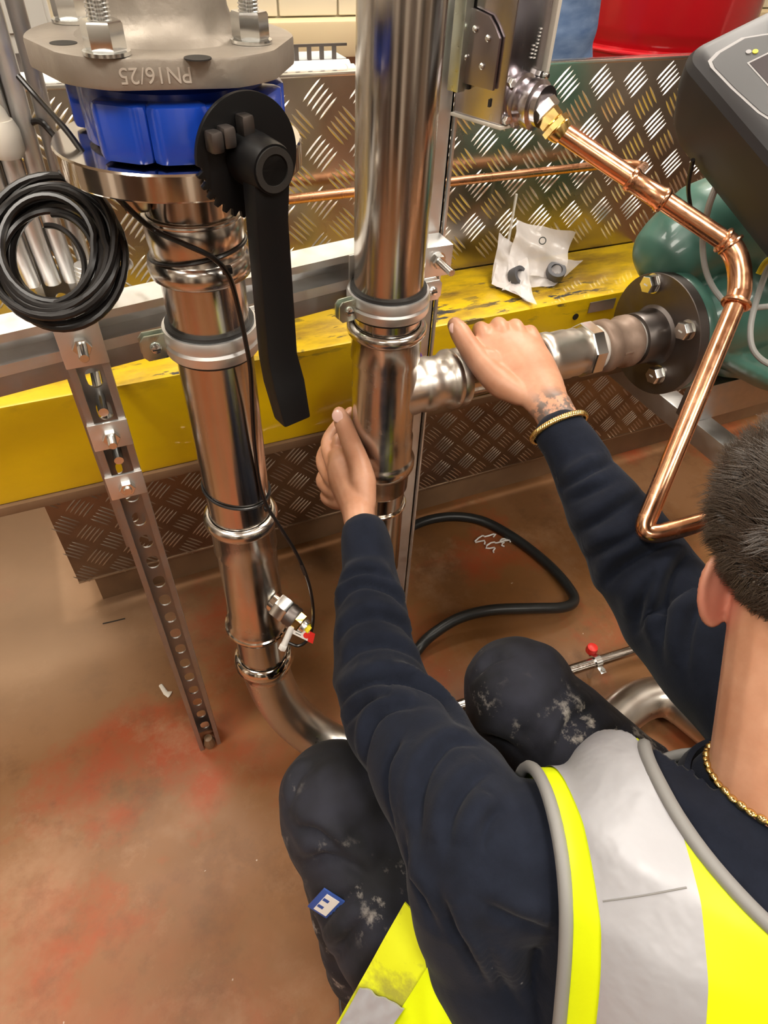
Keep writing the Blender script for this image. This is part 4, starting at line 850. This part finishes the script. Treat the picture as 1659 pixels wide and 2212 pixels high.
# head
fa = unit(V(.74, .67, 0)); tl_ = math.radians(26); fH = fa * math.cos(tl_) - Z_ * math.sin(tl_); uH = fa * math.sin(tl_) + Z_ * math.cos(tl_); lH = np.cross(uH, fH); rl_ = math.radians(17); uH, lH = uH * math.cos(rl_) + lH * math.sin(rl_), lH * math.cos(rl_) - uH * math.sin(rl_)
HC = P(1785, 1205, .555); AXH = (lH, fH, uH)
CRC = HC + uH * .018 - fH * .012; CRR = (.076, .097, .088)
SK.ell(CRC, AXH, CRR, 28, 18)
SK.ell(HC + fH * .045 - uH * .05, AXH, (.056, .05, .072), 24, 14); SK.ell(HC + fH * .075 - uH * .10, AXH, (.03, .024, .022))
SK.loft([HC + fH * .09 + uH * .0, HC + fH * .105 - uH * .022, HC + fH * .113 - uH * .038], [(.008, .008), (.010, .010), (.014, .012)], side=lH, n=12)
for s_ in (-1, 1): SK.ell(HC + fH * .08 + lH * s_ * .03 + uH * .012, AXH, (.02, .012, .008)); SK.ell(HC + fH * .066 + lH * s_ * .04 - uH * .03, AXH, (.018, .02, .016))
SK.ell(HC + fH * .093 - uH * .066, AXH, (.022, .010, .006)); SK.ell(HC + fH * .090 - uH * .076, AXH, (.02, .010, .007))
chain(SK, [NB - Z_ * .05 - fB * .01, NB + Z_ * .03 + fB * .012, HC - uH * .05 - fH * .028 + lH * .012, HC - uH * .0 - fH * .03 + lH * .008], [(.064, .060), (.058, .058), (.063, .062), (.060, .062)], 22, 5, lB)
EAR = []
for s_ in (1, -1):
    ec = HC + lH * s_ * .081 - fH * .018 - uH * .032; out = unit(lH * s_ * .75 - fH * .66); en = np.cross(out, uH)
    eo = unit(out); EAR.append(ec)
    SK.ell(ec + eo * .004, (eo, unit(np.cross(uH, eo)), uH), (.018, .006, .029), 20, 12)
    rim = [ec + eo * (.004 + .0175 * math.cos(t)) + uH * (.003 + .031 * math.sin(t)) for t in np.linspace(-1.5, 2.6, 16)]
    SK.tube(rim, [.0045] * 16, 8)
    SK.ell(ec + eo * .005 - uH * .024, (eo, unit(np.cross(uH, eo)), uH), (.008, .005, .008), 14, 10)
me = remesh(SK, .0026, 4, .5); body = link('body', me, 'skin', worker, 180)
TATTOO.inputs[1].default_value = [float(q) for q in TAT]
N, L = nodes(MATS['skin']); bs = N['Principled BSDF']; old = bs.inputs['Base Color'].links[0].from_socket
vd2 = N.new('ShaderNodeVectorMath'); vd2.operation = 'DISTANCE'; vd2.inputs[1].default_value = [float(q) for q in EAR[0]]; L.new(TATTOO.inputs[0].links[0].from_socket, vd2.inputs[0])
L.new(mix(MATS['skin'], ramp(MATS['skin'], vd2.outputs['Value'], (.022, .85), (.042, 0.)), old, (.56, .20, .14)), bs.inputs['Base Color'])
for s_ in (-1, 1):
    e_ = MB().ell(HC + fH * .079 + lH * s_ * .032 - uH * .003, AXH, (.0125, .0115, .0115), 18, 12).build('eye', 'eye_white', body)
    MB().ell(HC + fH * .0885 + lH * s_ * .032 - uH * .004, AXH, (.0055, .0025, .0055), 14, 8).build('iris', 'iris', e_)
def nail(c, t, up_, r_):
    t = unit(t); n_ = unit(up_ - t * (up_ @ t)); MB().ell(c, (np.cross(n_, t), t, n_), (r_, r_ * 1.25, .0022), 18, 10).build('thumbnail', 'nail', body)
nail(P(729, 899, .9488), P(733, 893, .962) - P(741, 912, .958), -FWD + RIGHT * -.25, .0085)
nail(P(981, 709, .9205), P(983, 702, .933) - P(993, 717, .928), -FWD + RIGHT * -.4 + UP * .2, .0076)
# hair: cap and strands
def hmin(f): return float(np.interp(f, [-1, -.6, -.3, -.05, .35, .7, 1], [-.85, -.78, -.35, -.02, .02, .5, 1.1]))
cap = MB(); cap.ell((0, 0, 0), (X_, Y_, Z_), (1, 1, 1), 56, 36)
vs = [np.array(q) for q in cap.v]; fs = [f for f in cap.f if all(vs[i][2] > hmin(vs[i][1]) for i in f)]
cap2 = MB(); cap2.v = [tuple(CRC + lH * q[0] * (CRR[0] + .004) + fH * q[1] * (CRR[1] + .004) + uH * q[2] * (CRR[2] + .004)) for q in vs]; cap2.f = fs
hair = cap2.build('hair', 'hair', worker, fix=False, ang=180)
hr = np.random.default_rng(4); d = hr.normal(size=(90000, 3)); d /= np.linalg.norm(d, axis=1)[:, None]
lim = np.interp(d[:, 1], [-1, -.6, -.3, -.05, .35, .7, 1], [-.85, -.78, -.35, -.02, .02, .5, 1.1]); d = d[d[:, 2] > lim + .03 * hr.normal(size=len(d))][:34000]
cl_ = hr.normal(size=(700, 3)); cl_ /= np.linalg.norm(cl_, axis=1)[:, None]; cg = hr.normal(size=(700, 3)) * .42; ck = (d @ cl_.T).argmax(1)
FR = np.stack([lH, fH, uH]); RAD = np.array(CRR); p = CRC + (d * (RAD + .003)) @ FR; nr = (d / RAD) @ FR; nr /= np.linalg.norm(nr, axis=1)[:, None]
pc_ = CRC + (cl_[ck] * (RAD + .003)) @ FR; side_ = np.clip((d[:, 2] + .5) / 1.1, 0, 1)[:, None]
ln = (.009 + .027 * side_ ** 1.1) * hr.uniform(.6, 1.3, size=(len(d), 1))
g = fH * .75 - uH * .5 * (1 - side_) + uH * .1 + cg[ck] + hr.normal(size=d.shape) * .14; g -= nr * (g * nr).sum(1)[:, None]; g /= np.linalg.norm(g, axis=1)[:, None]
wv = np.cross(nr, g) * .0005; q1 = p + nr * ln * .42 + g * ln * .32; q2 = p + nr * ln * .66 + g * ln * .85 + (pc_ - p) * .55 * side_
hv = np.stack([p - wv, p + wv, q1 - wv * .9, q1 + wv * .9, q2], 1).reshape(-1, 3); ix = np.arange(len(d)) * 5
hf = [(i, i + 1, i + 3, i + 2) for i in ix] + [(i + 2, i + 3, i + 4) for i in ix]
hm = MB(); hm.v = [tuple(q) for q in hv]; hm.f = hf; o = hm.build('hair_strand', 'hair', hair, fix=False, flat=True); o['kind'] = 'stuff'
# ---- sweatshirt
def folds(lst):
    def f(t, a):
        r_ = 1.
        for t0, amp, wd, sk_, a0 in lst:
            x_ = (t - t0 - 2.2 * sk_ * math.cos(a - a0)) / wd
            r_ += 1.5 * amp * (.5 + .5 * math.cos(a - a0 + 9 * t0)) * math.exp(-(x_ * (1. if x_ < 0 else 2.6)) ** 2)
        return r_
    return f
SW = MB()
def sleeve(pts, rad, fl_, n=44, per=10, side=RIGHT):
    q = spline(pts, per); SW.loft(q, resamp(rad, len(q)), side=side, n=n, disp=folds(fl_))
from mathutils.bvhtree import BVHTree
FOLDS = {}
def ridges(mb, lines, r_, depth=.3, lift=0.):
    """remember cloth folds: lines laid on the surface of what is already in mb"""
    bv_ = BVHTree.FromPolygons([Vector(q) for q in mb.v], [tuple(f) for f in mb.f]); lst = FOLDS.setdefault(id(mb), [])
    for ln in lines:
        amp = ln[0] if isinstance(ln[0], float) else 1.; pts_ = [q for q in ln if not isinstance(q, float)]; out = []; nos = []
        for q in spline([V(q[0], q[1], 0) for q in pts_], 8):
            h_, n_, _, _ = bv_.ray_cast(Vector(EYE), Vector(unit(ray(q[0], q[1]))))
            if h_ is None: continue
            n_ = np.array(n_); nos.append(n_ if n_ @ FWD < 0 else -n_); out.append(np.array(h_))
        if len(out) > 5: lst.append((np.array(out), np.array(nos), amp * r_))
def crease(me, mb):
    """press the remembered folds into the finished skin: a full roll with a tight crease below it"""
    n_ = len(me.vertices); co = np.empty(n_ * 3); no = np.empty(n_ * 3); me.vertices.foreach_get('co', co); me.vertices.foreach_get('normal', no); co = co.reshape(-1, 3); no = no.reshape(-1, 3); dsp = np.zeros(n_)
    for Q, N_, A_ in FOLDS.get(id(mb), []):
        T_ = np.gradient(Q, axis=0); T_ /= np.linalg.norm(T_, axis=1)[:, None] + 1e-9; B_ = np.cross(T_, N_); B_ /= np.linalg.norm(B_, axis=1)[:, None] + 1e-9
        flip = np.sign((B_ @ UP).mean()) or 1.; B_ = B_ * flip
        lo = Q.min(0) - .045; hi = Q.max(0) + .045; ii = np.nonzero(((co > lo) & (co < hi)).all(1))[0]
        if not len(ii): continue
        d2 = ((co[ii][:, None, :] - Q[None]) ** 2).sum(2); j = d2.argmin(1); rv = co[ii] - Q[j]; s_ = (rv * B_[j]).sum(1); tt = (rv * T_[j]).sum(1); face = (no[ii] * N_[j]).sum(1)
        k = len(Q); tap = np.sin(PI * (j + .5) / k) ** .7 * np.exp(-(tt / .012) ** 2) * (face > .1)
        dsp[ii] += A_ * tap * (np.exp(-((s_ - .0135) / .0125) ** 2) - 1.1 * np.exp(-((s_ + .0005) / .0055) ** 2))
    me.vertices.foreach_set('co', (co + no * np.clip(dsp, -.010, .012)[:, None]).ravel()); me.update()
sleeve([P(788, 1160, .912), P(791, 1185, .906), P(794, 1215, .898), P(797, 1245, .89)], [.0345, .036, .036, .035], [(.98, .03, .03, 0, 0)], per=6)
sleeve([P(797, 1240, .890), P(799, 1290, .876), P(803, 1360, .852), P(815, 1440, .822), P(845, 1535, .785), P(895, 1610, .735), P(965, 1715, .675), P(1045, 1840, .62)],
       [.038, .046, .050, .054, .059, .062, .066, .070], [(.2, .05, .05, .02, .6), (.5, .06, .05, .03, .8), (.75, .04, .05, .05, .3)])
sdR = unit(RIGHT * .85 + UP * .52)
sleeve([P(1212, 935, .874), P(1232, 965, .869), P(1256, 1005, .863), P(1276, 1042, .857)], [(.036, .031), (.038, .034), (.039, .035), (.038, .035)], [(.98, .05, .04, 0, 0)], per=6, side=sdR)
sleeve([P(1270, 1035, .858), P(1305, 1095, .846), P(1350, 1165, .83), P(1410, 1255, .812), P(1475, 1345, .79), P(1560, 1430, .735), P(1680, 1540, .675), P(1850, 1680, .615)],
       [.041, .050, .056, .061, .067, .072, .075, .080], [(.2, .05, .05, .03, 1.2), (.43, .06, .05, .04, .8), (.6, .05, .05, .04, .8)], side=sdR)
SW.loft(spline([P(1030, 1900, .63), P(1045, 2010, .655), P(1120, 2150, .665), P(1200, 2320, .67)], 6), resamp([.070, .066, .075, .09], 19), side=RIGHT, n=30)
TP = [(PEL + V(-.0, .0, -.02), (.175, .135)), (V(.345, -.055, .34), (.165, .128)), (V(.36, -.035, .44), (.175, .130)), (V(.378, -.005, .53), (.182, .128)), (V(.392, .028, .60), (.178, .118)), (NB + V(-.004, -.008, -.045), (.138, .102)), (NB + V(0, .0, -.004), (.086, .078))]
def torso(mb, grow_, n=40, fl_=None):
    q = spline([a for a, b in TP], 6); r_ = resamp([(b[0] + grow_, b[1] + grow_) for a, b in TP], len(q)); mb.loft(q, r_, side=lB, n=n, disp=fl_)
    for s_, dz in ((SHL, 0), (SHR, 0)):
        mb.loft(spline([NB - Z_ * .045 + (s_ - NB) * .15, NB + (s_ - NB) * .5 - Z_ * .022, s_ - Z_ * .012 + (NB - s_) * .06], 4), resamp([.062 + grow_, .064 + grow_, .072 + grow_], 9), side=fB, n=26)
torso(SW, 0., fl_=folds([(.3, .03, .04, .06, 1), (.45, .03, .04, -.06, 2)]))
ridges(SW, [[(738, 1262), (770, 1243), (805, 1240), (850, 1258)], [(722, 1318), (752, 1276), (795, 1262), (845, 1278), (872, 1312)], [.8, (728, 1385), (760, 1345), (815, 1330), (868, 1348), (890, 1380)], [.8, (738, 1440), (775, 1403), (835, 1392), (890, 1412), (918, 1445)],
            [1.35, (733, 1535), (765, 1492), (823, 1470), (900, 1478), (958, 1512), (990, 1560)], [.9, (738, 1600), (752, 1552), (790, 1518), (850, 1504)], [1.1, (790, 1690), (788, 1620), (805, 1560), (850, 1525), (905, 1522)],
            [1.1, (852, 1790), (838, 1720), (842, 1650), (868, 1595)], [1., (905, 1800), (905, 1720), (930, 1650), (975, 1605), (1035, 1605)], [.9, (965, 1830), (975, 1760), (1010, 1700), (1060, 1660)], [.9, (1035, 1840), (1050, 1780), (1085, 1740)], [1., (935, 1990), (900, 1900), (880, 1820)], [1.1, (1050, 2130), (990, 2030), (955, 1940)], [.7, (1180, 2010), (1110, 1985), (1040, 1945)], [.8, (1130, 2190), (1075, 2100), (1040, 2010)]], .0085)
ridges(SW, [[1.1, (1190, 1062), (1240, 1040), (1300, 1005), (1345, 985)], [.8, (1215, 1090), (1265, 1065), (1325, 1040)], [.9, (1240, 1150), (1290, 1125), (1350, 1085), (1385, 1062)], [.9, (1265, 1205), (1320, 1180), (1385, 1150)], [1.1, (1300, 1270), (1340, 1225), (1400, 1190), (1450, 1170)], [1.4, (1430, 1400), (1432, 1320), (1450, 1250), (1480, 1205), (1515, 1185)], [1., (1375, 1350), (1390, 1290), (1420, 1235)], [1., (1480, 1450), (1485, 1370), (1505, 1310), (1540, 1270)]], .0085)
def ruffle(me, amp, scale, seed):
    r_ = np.random.default_rng(seed); n_ = len(me.vertices); co = np.empty(n_ * 3); no = np.empty(n_ * 3); me.vertices.foreach_get('co', co); me.vertices.foreach_get('normal', no); co = co.reshape(-1, 3); no = no.reshape(-1, 3); h_ = np.zeros(n_)
    for k in range(9):
        d = r_.normal(size=3); d /= np.linalg.norm(d); f_ = scale * r_.uniform(.6, 2.); w1 = r_.normal(size=3) * scale * .5
        h_ += np.sin(co @ d * f_ + 1.5 * np.sin(co @ w1) + r_.uniform(0, 6.28)) / (f_ / scale)
    me.vertices.foreach_set('co', (co + no * (amp * h_ / 3)[:, None]).ravel()); me.update()
me = remesh(SW, .0034, 3, .5); ruffle(me, .0016, 60, 3); crease(me, SW); sw = link('sweatshirt', me, 'navy_fleece', worker, 180)
nd = unit(HC - uH * .04 - fH * .03 - NB); 
MB().lathe(NB + nd * .012 + lB * .004, unit(nd + Z_ * .6), [(.066, -.016), (.078, -.020), (.083, -.004), (.080, .016), (.076, .026), (.071, .026), (.0695, .012)], 48, close=True).build('collar', 'navy_fleece', sw, ang=60)
# ---- trousers
TR = MB()
KR = P(1125, 1505, .89); KL = P(738, 1745, .795)
HR, HL = PEL - lB * .21 + fB * .07, PEL + lB * .155 + fB * .03
AR, AL = V(KR[0] + .02, KR[1] - .13, .10), V(KL[0] + .0, KL[1] - .10, .10)
kf = folds([(.2, .05, .04, .05, 0), (.36, .05, .03, .04, 1), (.52, -.04, .03, .0, 0), (.62, .06, .03, .04, 2), (.75, .05, .03, .03, 1)])
for h_, k_, a_ in ((HR, KR, AR), (HL, KL, AL)):
    q = spline([h_, h_ * .5 + k_ * .5 + Z_ * .012, k_ + (h_ - k_) * .12 + Z_ * .004], 8); TR.loft(q, resamp([.115, .104, .081], len(q)), side=lB, n=36, disp=kf)
    q = spline([k_ + Z_ * .0, k_ + (a_ - k_) * .35 + fB * .02, a_], 8); TR.loft(q, resamp([.078, .072, .062], len(q)), side=lB, n=36, disp=kf)
    TR.ell(k_ + fB * .01 - Z_ * .005, (lB, fB, Z_), (.078, .075, .078), 28, 18)
TR.loft([PEL - lB * .09, PEL + lB * .09], [.135, .135], side=fB, n=32)
ridges(TR, [[1.2, (640, 1790), (690, 1800), (745, 1840)], [(650, 1870), (700, 1850), (760, 1870), (800, 1900)], [(690, 2010), (730, 1950), (790, 1920)], [.8, (625, 1740), (640, 1690), (680, 1650)], [1., (720, 2080), (760, 2010), (820, 1960)], [(1030, 1590), (1080, 1600), (1140, 1640)], [1.1, (1190, 1640), (1230, 1560), (1290, 1520)], [(1270, 1660), (1300, 1600), (1350, 1570)], [.8, (1020, 1470), (1060, 1430), (1120, 1410)]], .0075)
me = remesh(TR, .005, 3, .5); ruffle(me, .0025, 50, 8); crease(me, TR); trs = link('trousers', me, 'navy_trouser', worker, 180)
tc_ = P(705, 1950, .70); dr_ = unit(tc_ - EYE)
ok, hit, nrm, idx = trs.ray_cast(Vector(EYE), Vector(dr_))
if ok:
    n_ = np.array(nrm); u_ = unit(P(722, 1925, .7) - P(690, 1975, .7)); u_ = unit(u_ - n_ * (u_ @ n_)); w2 = np.cross(n_, u_); c_ = np.array(hit) + n_ * .0012
    lb = MB().box(c_, (.042, .027, .002), (u_, w2, n_)).build('blue_label', 'blue_tag', trs, bevel=.0005)
    MB().box(c_ + n_ * .0012 + w2 * -.001, (.034, .016, .0008), (u_, w2, n_)).build('label_print', 'tag_white', lb)
    for k in (-1, 1): MB().box(c_ + n_ * .0015 + u_ * k * .007 + w2 * .003, (.005, .007, .0008), (u_, w2, n_)).build('label_mark', 'blue_tag', lb)
# ---- boots
for a_ in (AR, AL):
    mb = MB(); h0 = V(a_[0], a_[1], 0)
    mb.loft([h0 + Z_ * .15, h0 + Z_ * .08, h0 + Z_ * .045], [.05, .047, .045], side=fB, n=20)
    mb.loft([h0 - fB * .045 + Z_ * .045, h0 + fB * .06 + Z_ * .045, h0 + fB * .17 + Z_ * .042], [(.04, .04), (.046, .042), (.042, .032)], side=lB, n=20)
    bo = link('boot', remesh(mb, .006, 5), 'boot', worker, 180)
    MB().prism([(-.085, -.038), (-.09, 0), (-.085, .038), (.05, .05), (.16, .048), (.20, .02), (.20, -.02), (.16, -.048), (.05, -.05)], h0, fB, lB, Z_, .022).build('sole', 'rubber', bo, bevel=.004)
# ---- hi-vis vest
VM = MB(); torso(VM, .011, 44)
me = remesh(VM, .0055, 6, .5); bm = bmesh.new(); bm.from_mesh(me)
LA, S1, S2, RN = .192, .108, .172, .112
NC = NB - fB * .005
def lat_(co): return (np.array(co) - NB) @ lB
for k in (-LA, -S2, -S1, S1, S2, LA):
    bmesh.ops.bisect_plane(bm, geom=bm.verts[:] + bm.edges[:] + bm.faces[:], plane_co=Vector(NB + lB * k), plane_no=Vector(lB))
bmesh.ops.bisect_plane(bm, geom=bm.verts[:] + bm.edges[:] + bm.faces[:], plane_co=Vector((0, 0, .20)), plane_no=Vector((0, 0, 1)), clear_inner=True)
nax = unit(Z_ * .86 + fB * .5)
def ndist(co): d = np.array(co) - NC; return np.linalg.norm(d - nax * (d @ nax)), d @ nax
nx1, nx2, _ = frame(nax)
near = [f for f in bm.faces if ndist(f.calc_center_median())[1] > -.12 and abs(ndist(f.calc_center_median())[0] - RN) < .03]
for k in range(40):
    t = 2 * PI * k / 40; dk = nx1 * math.cos(t) + nx2 * math.sin(t); sel = set()
    near = [f for f in near if f.is_valid]
    for f in near:
        d = np.array(f.calc_center_median()) - NC; h_ = d @ nax
        if h_ < -.12: continue
        rd = d - nax * h_; r_ = np.linalg.norm(rd)
        if abs(r_ - RN) < .02 and (rd / r_) @ dk > math.cos(PI / 40 + .06): sel.add(f)
    if sel:
        gm = list(sel) + list({e for f in sel for e in f.edges}) + list({v_ for f in sel for v_ in f.verts})
        rs_ = bmesh.ops.bisect_plane(bm, geom=gm, plane_co=Vector(NC + dk * RN), plane_no=Vector(dk)); near += [g for g in rs_['geom'] if isinstance(g, bmesh.types.BMFace) and g not in sel]
dead = [f for f in bm.faces if abs(lat_(f.calc_center_median())) > LA or (ndist(f.calc_center_median())[0] < RN and ndist(f.calc_center_median())[1] > -.12)]
bmesh.ops.delete(bm, geom=dead, context='FACES')
bm.normal_update(); vme = bpy.data.meshes.new('vest_fabric'); bm.to_mesh(vme)
vest = link('vest', vme, 'hivis', worker, 180)
# piping along the armhole and neck edges
def loops(bm):
    be = set(e for e in bm.edges if e.is_boundary); out = []
    while be:
        e = be.pop(); lp_ = [e.verts[0], e.verts[1]]; grow_ = True
        while grow_:
            grow_ = False
            for e2_ in lp_[-1].link_edges:
                if e2_ in be: be.remove(e2_); lp_.append(e2_.other_vert(lp_[-1])); grow_ = True; break
        if len(lp_) > 20: out.append((lp_[0] is lp_[-1], [np.array(v_.co) + np.array(v_.normal) * .001 for v_ in lp_]))
    return out
for cl2, lp_ in loops(bm):
    a_ = np.array(lp_[:-1] if cl2 else lp_); a_ = np.stack([np.convolve(np.pad(a_[:, k], 4, mode='wrap' if cl2 else 'edge'), np.ones(9) / 9, 'valid') for k in range(3)], 1); a_ = a_[::3]
    MB().tube(list(a_), .0062, 8, closed=cl2).build('piping', 'piping', vest, ang=80)
for s_ in (1, -1):
    b2 = bm.copy(); b2.verts.ensure_lookup_table()
    bmesh.ops.delete(b2, geom=[f for f in b2.faces if not (S1 < s_ * lat_(f.calc_center_median()) < S2)], context='FACES')
    for v_ in b2.verts: v_.co += v_.normal * .0016
    m2 = bpy.data.meshes.new('strip'); b2.to_mesh(m2); b2.free(); st = link('reflective_strip', m2, 'reflective', vest, 180)
bvv = BVHTree.FromBMesh(bm); sm_ = []
for q in spline([V(1300, 1943, 0), V(1390, 1930, 0), V(1480, 1913, 0)], 8):
    h_, n2_, _, _ = bvv.ray_cast(Vector(EYE), Vector(unit(ray(q[0], q[1]))))
    if h_ is not None: sm_.append(np.array(h_) - FWD * .0025)
if len(sm_) > 4: MB().tube(sm_, .0007, 6).build('strip_seam', 'piping', vest)
bm.free(); bpy.data.meshes.remove(me)
# open front panel of the vest hanging beside the left thigh
def panel(name, cor, m_, par, amp, seed, nu=16, nv=16, th=.002):
    mb = sheet(cor, nu, nv, amp, seed); n0 = len(mb.v); nr = unit(np.cross(np.array(cor[1]) - cor[0], np.array(cor[3]) - cor[0]))
    vs2 = [tuple(np.array(q) + nr * th) for q in mb.v]; f2 = [tuple(reversed([i + n0 for i in f])) for f in mb.f]; mb.v += vs2; mb.f += f2
    W1 = nv + 1
    for i in range(nu): mb.f += [(i * W1, n0 + i * W1, n0 + (i + 1) * W1, (i + 1) * W1), (i * W1 + nv, (i + 1) * W1 + nv, n0 + (i + 1) * W1 + nv, n0 + i * W1 + nv)]
    for j in range(nv): mb.f += [(j, j + 1, n0 + j + 1, n0 + j), (nu * W1 + j, n0 + nu * W1 + j, n0 + nu * W1 + j + 1, nu * W1 + j + 1)]
    return mb.build(name, m_, par, ang=60)
q1, q2, q3, q4 = P(872, 1952, .655), P(705, 2250, .70), P(812, 2262, .675), P(958, 2050, .635)
panel('front_border', [q1, q4, q3, q2], 'hivis_dirty', vest, .006, 2)
panel('front_panel', [q4 + RIGHT * -.004, P(1090, 2260, .60), P(1000, 2420, .64), q3], 'hivis', vest, .01, 6)
a1 = lambda u_, v_: q1 * (1 - u_) * (1 - v_) + q4 * u_ * (1 - v_) + q3 * u_ * v_ + q2 * (1 - u_) * v_
panel('reflective_patch', [a1(.02, .56) - FWD * .006, a1(.98, .56) - FWD * .006, a1(.98, .84) - FWD * .006, a1(.02, .84) - FWD * .006], 'reflective', vest, .006, 4)
# ---- bracelet and necklace
bc = P(1207, 924, .876); bdir = unit(P(1240, 975, .866) - P(1190, 880, .889)); sdx = unit(RIGHT * .86 + UP * .5); sdx = unit(sdx - bdir * (sdx @ bdir)); sdy = np.cross(bdir, sdx)
brc = MB(); 
for ph in (0, 2.1, 4.2):
    pp = [bc + (sdx * .0385 * math.cos(t) + sdy * .0315 * math.sin(t)) * (1 + .045 * math.cos(26 * t + ph)) + bdir * .0025 * math.sin(26 * t + ph) for t in np.linspace(0, 2 * PI, 240, endpoint=False)]
    brc.tube(pp, .0022, 6, closed=True)
brc.build('bracelet', 'gold', worker, ang=80)
nk = MB(); nkc = NB + nd * .052; xx, yy, zz = frame(unit(nd + Z_ * .35)); bvb = BVHTree.FromPolygons([v_.co for v_ in body.data.vertices], [tuple(p_.vertices) for p_ in body.data.polygons])
for i in range(52):
    t = 2 * PI * i / 52; dr_ = xx * math.cos(t) + yy * math.sin(t); h_, n2_, _, _ = bvb.ray_cast(Vector(nkc + dr_ * .12), Vector(-dr_))
    if h_ is None: continue
    nk.ell(np.array(h_) + dr_ * .0022, frame(-xx * math.sin(t) + yy * math.cos(t)), (.0036, .0026 if i % 2 else .0042, .0048), 10, 6)
nk.build('necklace', 'gold', worker, ang=80)
# ------------------------------------------------------------------ person in jeans behind the plate
bp_ = thing('person', 'standing person in blue jeans behind the checker plate', 'person', (1.10, 1.62, 0))
cx, cy = 1.09, 1.62
JB = MB(); JS = MB(); JT = MB()
for s_ in (-1, 1):
    JS.loft(spline([V(cx + s_ * .09, cy, .93), V(cx + s_ * .10, cy - .02, .50), V(cx + s_ * .11, cy, .07)], 8), resamp([.102, .078, .058], 17), n=30, disp=folds([(.05, .05, .05, .05, 0), (.2, .04, .04, .05, 1), (.45, .06, .04, .03, 1), (.9, .06, .04, .02, 0)]))
    JB.loft([V(cx + s_ * .20, cy, 1.42), V(cx + s_ * .25, cy + .02, 1.16), V(cx + s_ * .12, cy - .18, 1.24)], [.045, .036, .028], n=14)
    JB.loft([V(cx + s_ * .12, cy - .18, 1.24), V(cx + s_ * .04, cy - .22, 1.27)], [(.018, .035), (.012, .03)], n=12)
    JT.loft([V(cx + s_ * .17, cy, 1.46), V(cx + s_ * .22, cy, 1.32), V(cx + s_ * .25, cy - .02, 1.16)], [.065, .058, .055], n=20)
    JB.loft([V(cx + s_ * .09, cy, .9), V(cx + s_ * .11, cy, .06)], [.07, .045], n=14)
JS.loft([V(cx, cy, .86), V(cx, cy, 1.0), V(cx, cy, 1.13)], [(.16, .11), (.185, .13), (.17, .12)], n=34, disp=folds([(.5, .03, .06, .05, 0)]))
JT.loft([V(cx, cy, 1.16), V(cx, cy, 1.25), V(cx, cy, 1.42), V(cx, cy, 1.48)], [(.18, .125), (.19, .13), (.2, .12), (.11, .08)], n=30)
JB.loft([V(cx, cy, 1.0), V(cx, cy, 1.4), V(cx, cy, 1.52), V(cx, cy - .01, 1.60)], [(.13, .09), (.15, .09), .058, .056], n=20)
JB.ell((cx, cy - .015, 1.68), (X_, Y_, Z_), (.076, .096, .12), 24, 16); JB.ell((cx, cy - .11, 1.665), (X_, Y_, Z_), (.012, .016, .02))
for s_ in (-1, 1): JB.ell((cx + s_ * .08, cy, 1.675), (X_, Y_, Z_), (.01, .018, .03))
b2 = link('body', remesh(JB, .007, 4), 'skin', bp_, 180)
link('jeans', remesh(JS, .007, 4), 'jeans', bp_, 180); link('shirt', remesh(JT, .008, 5), 'navy_fleece', bp_, 180)
MB().ell((cx, cy + .005, 1.715), (X_, Y_, Z_), (.082, .098, .098), 24, 16).build('hair', 'hair', bp_)
for s_ in (-1, 1):
    mb = MB(); mb.loft([V(cx + s_ * .11, cy + .05, .045), V(cx + s_ * .11, cy - .05, .05), V(cx + s_ * .115, cy - .16, .04)], [(.04, .045), (.045, .05), (.042, .035)], side=X_, n=18); link('shoe', remesh(mb, .008, 4), 'boot', bp_, 180)
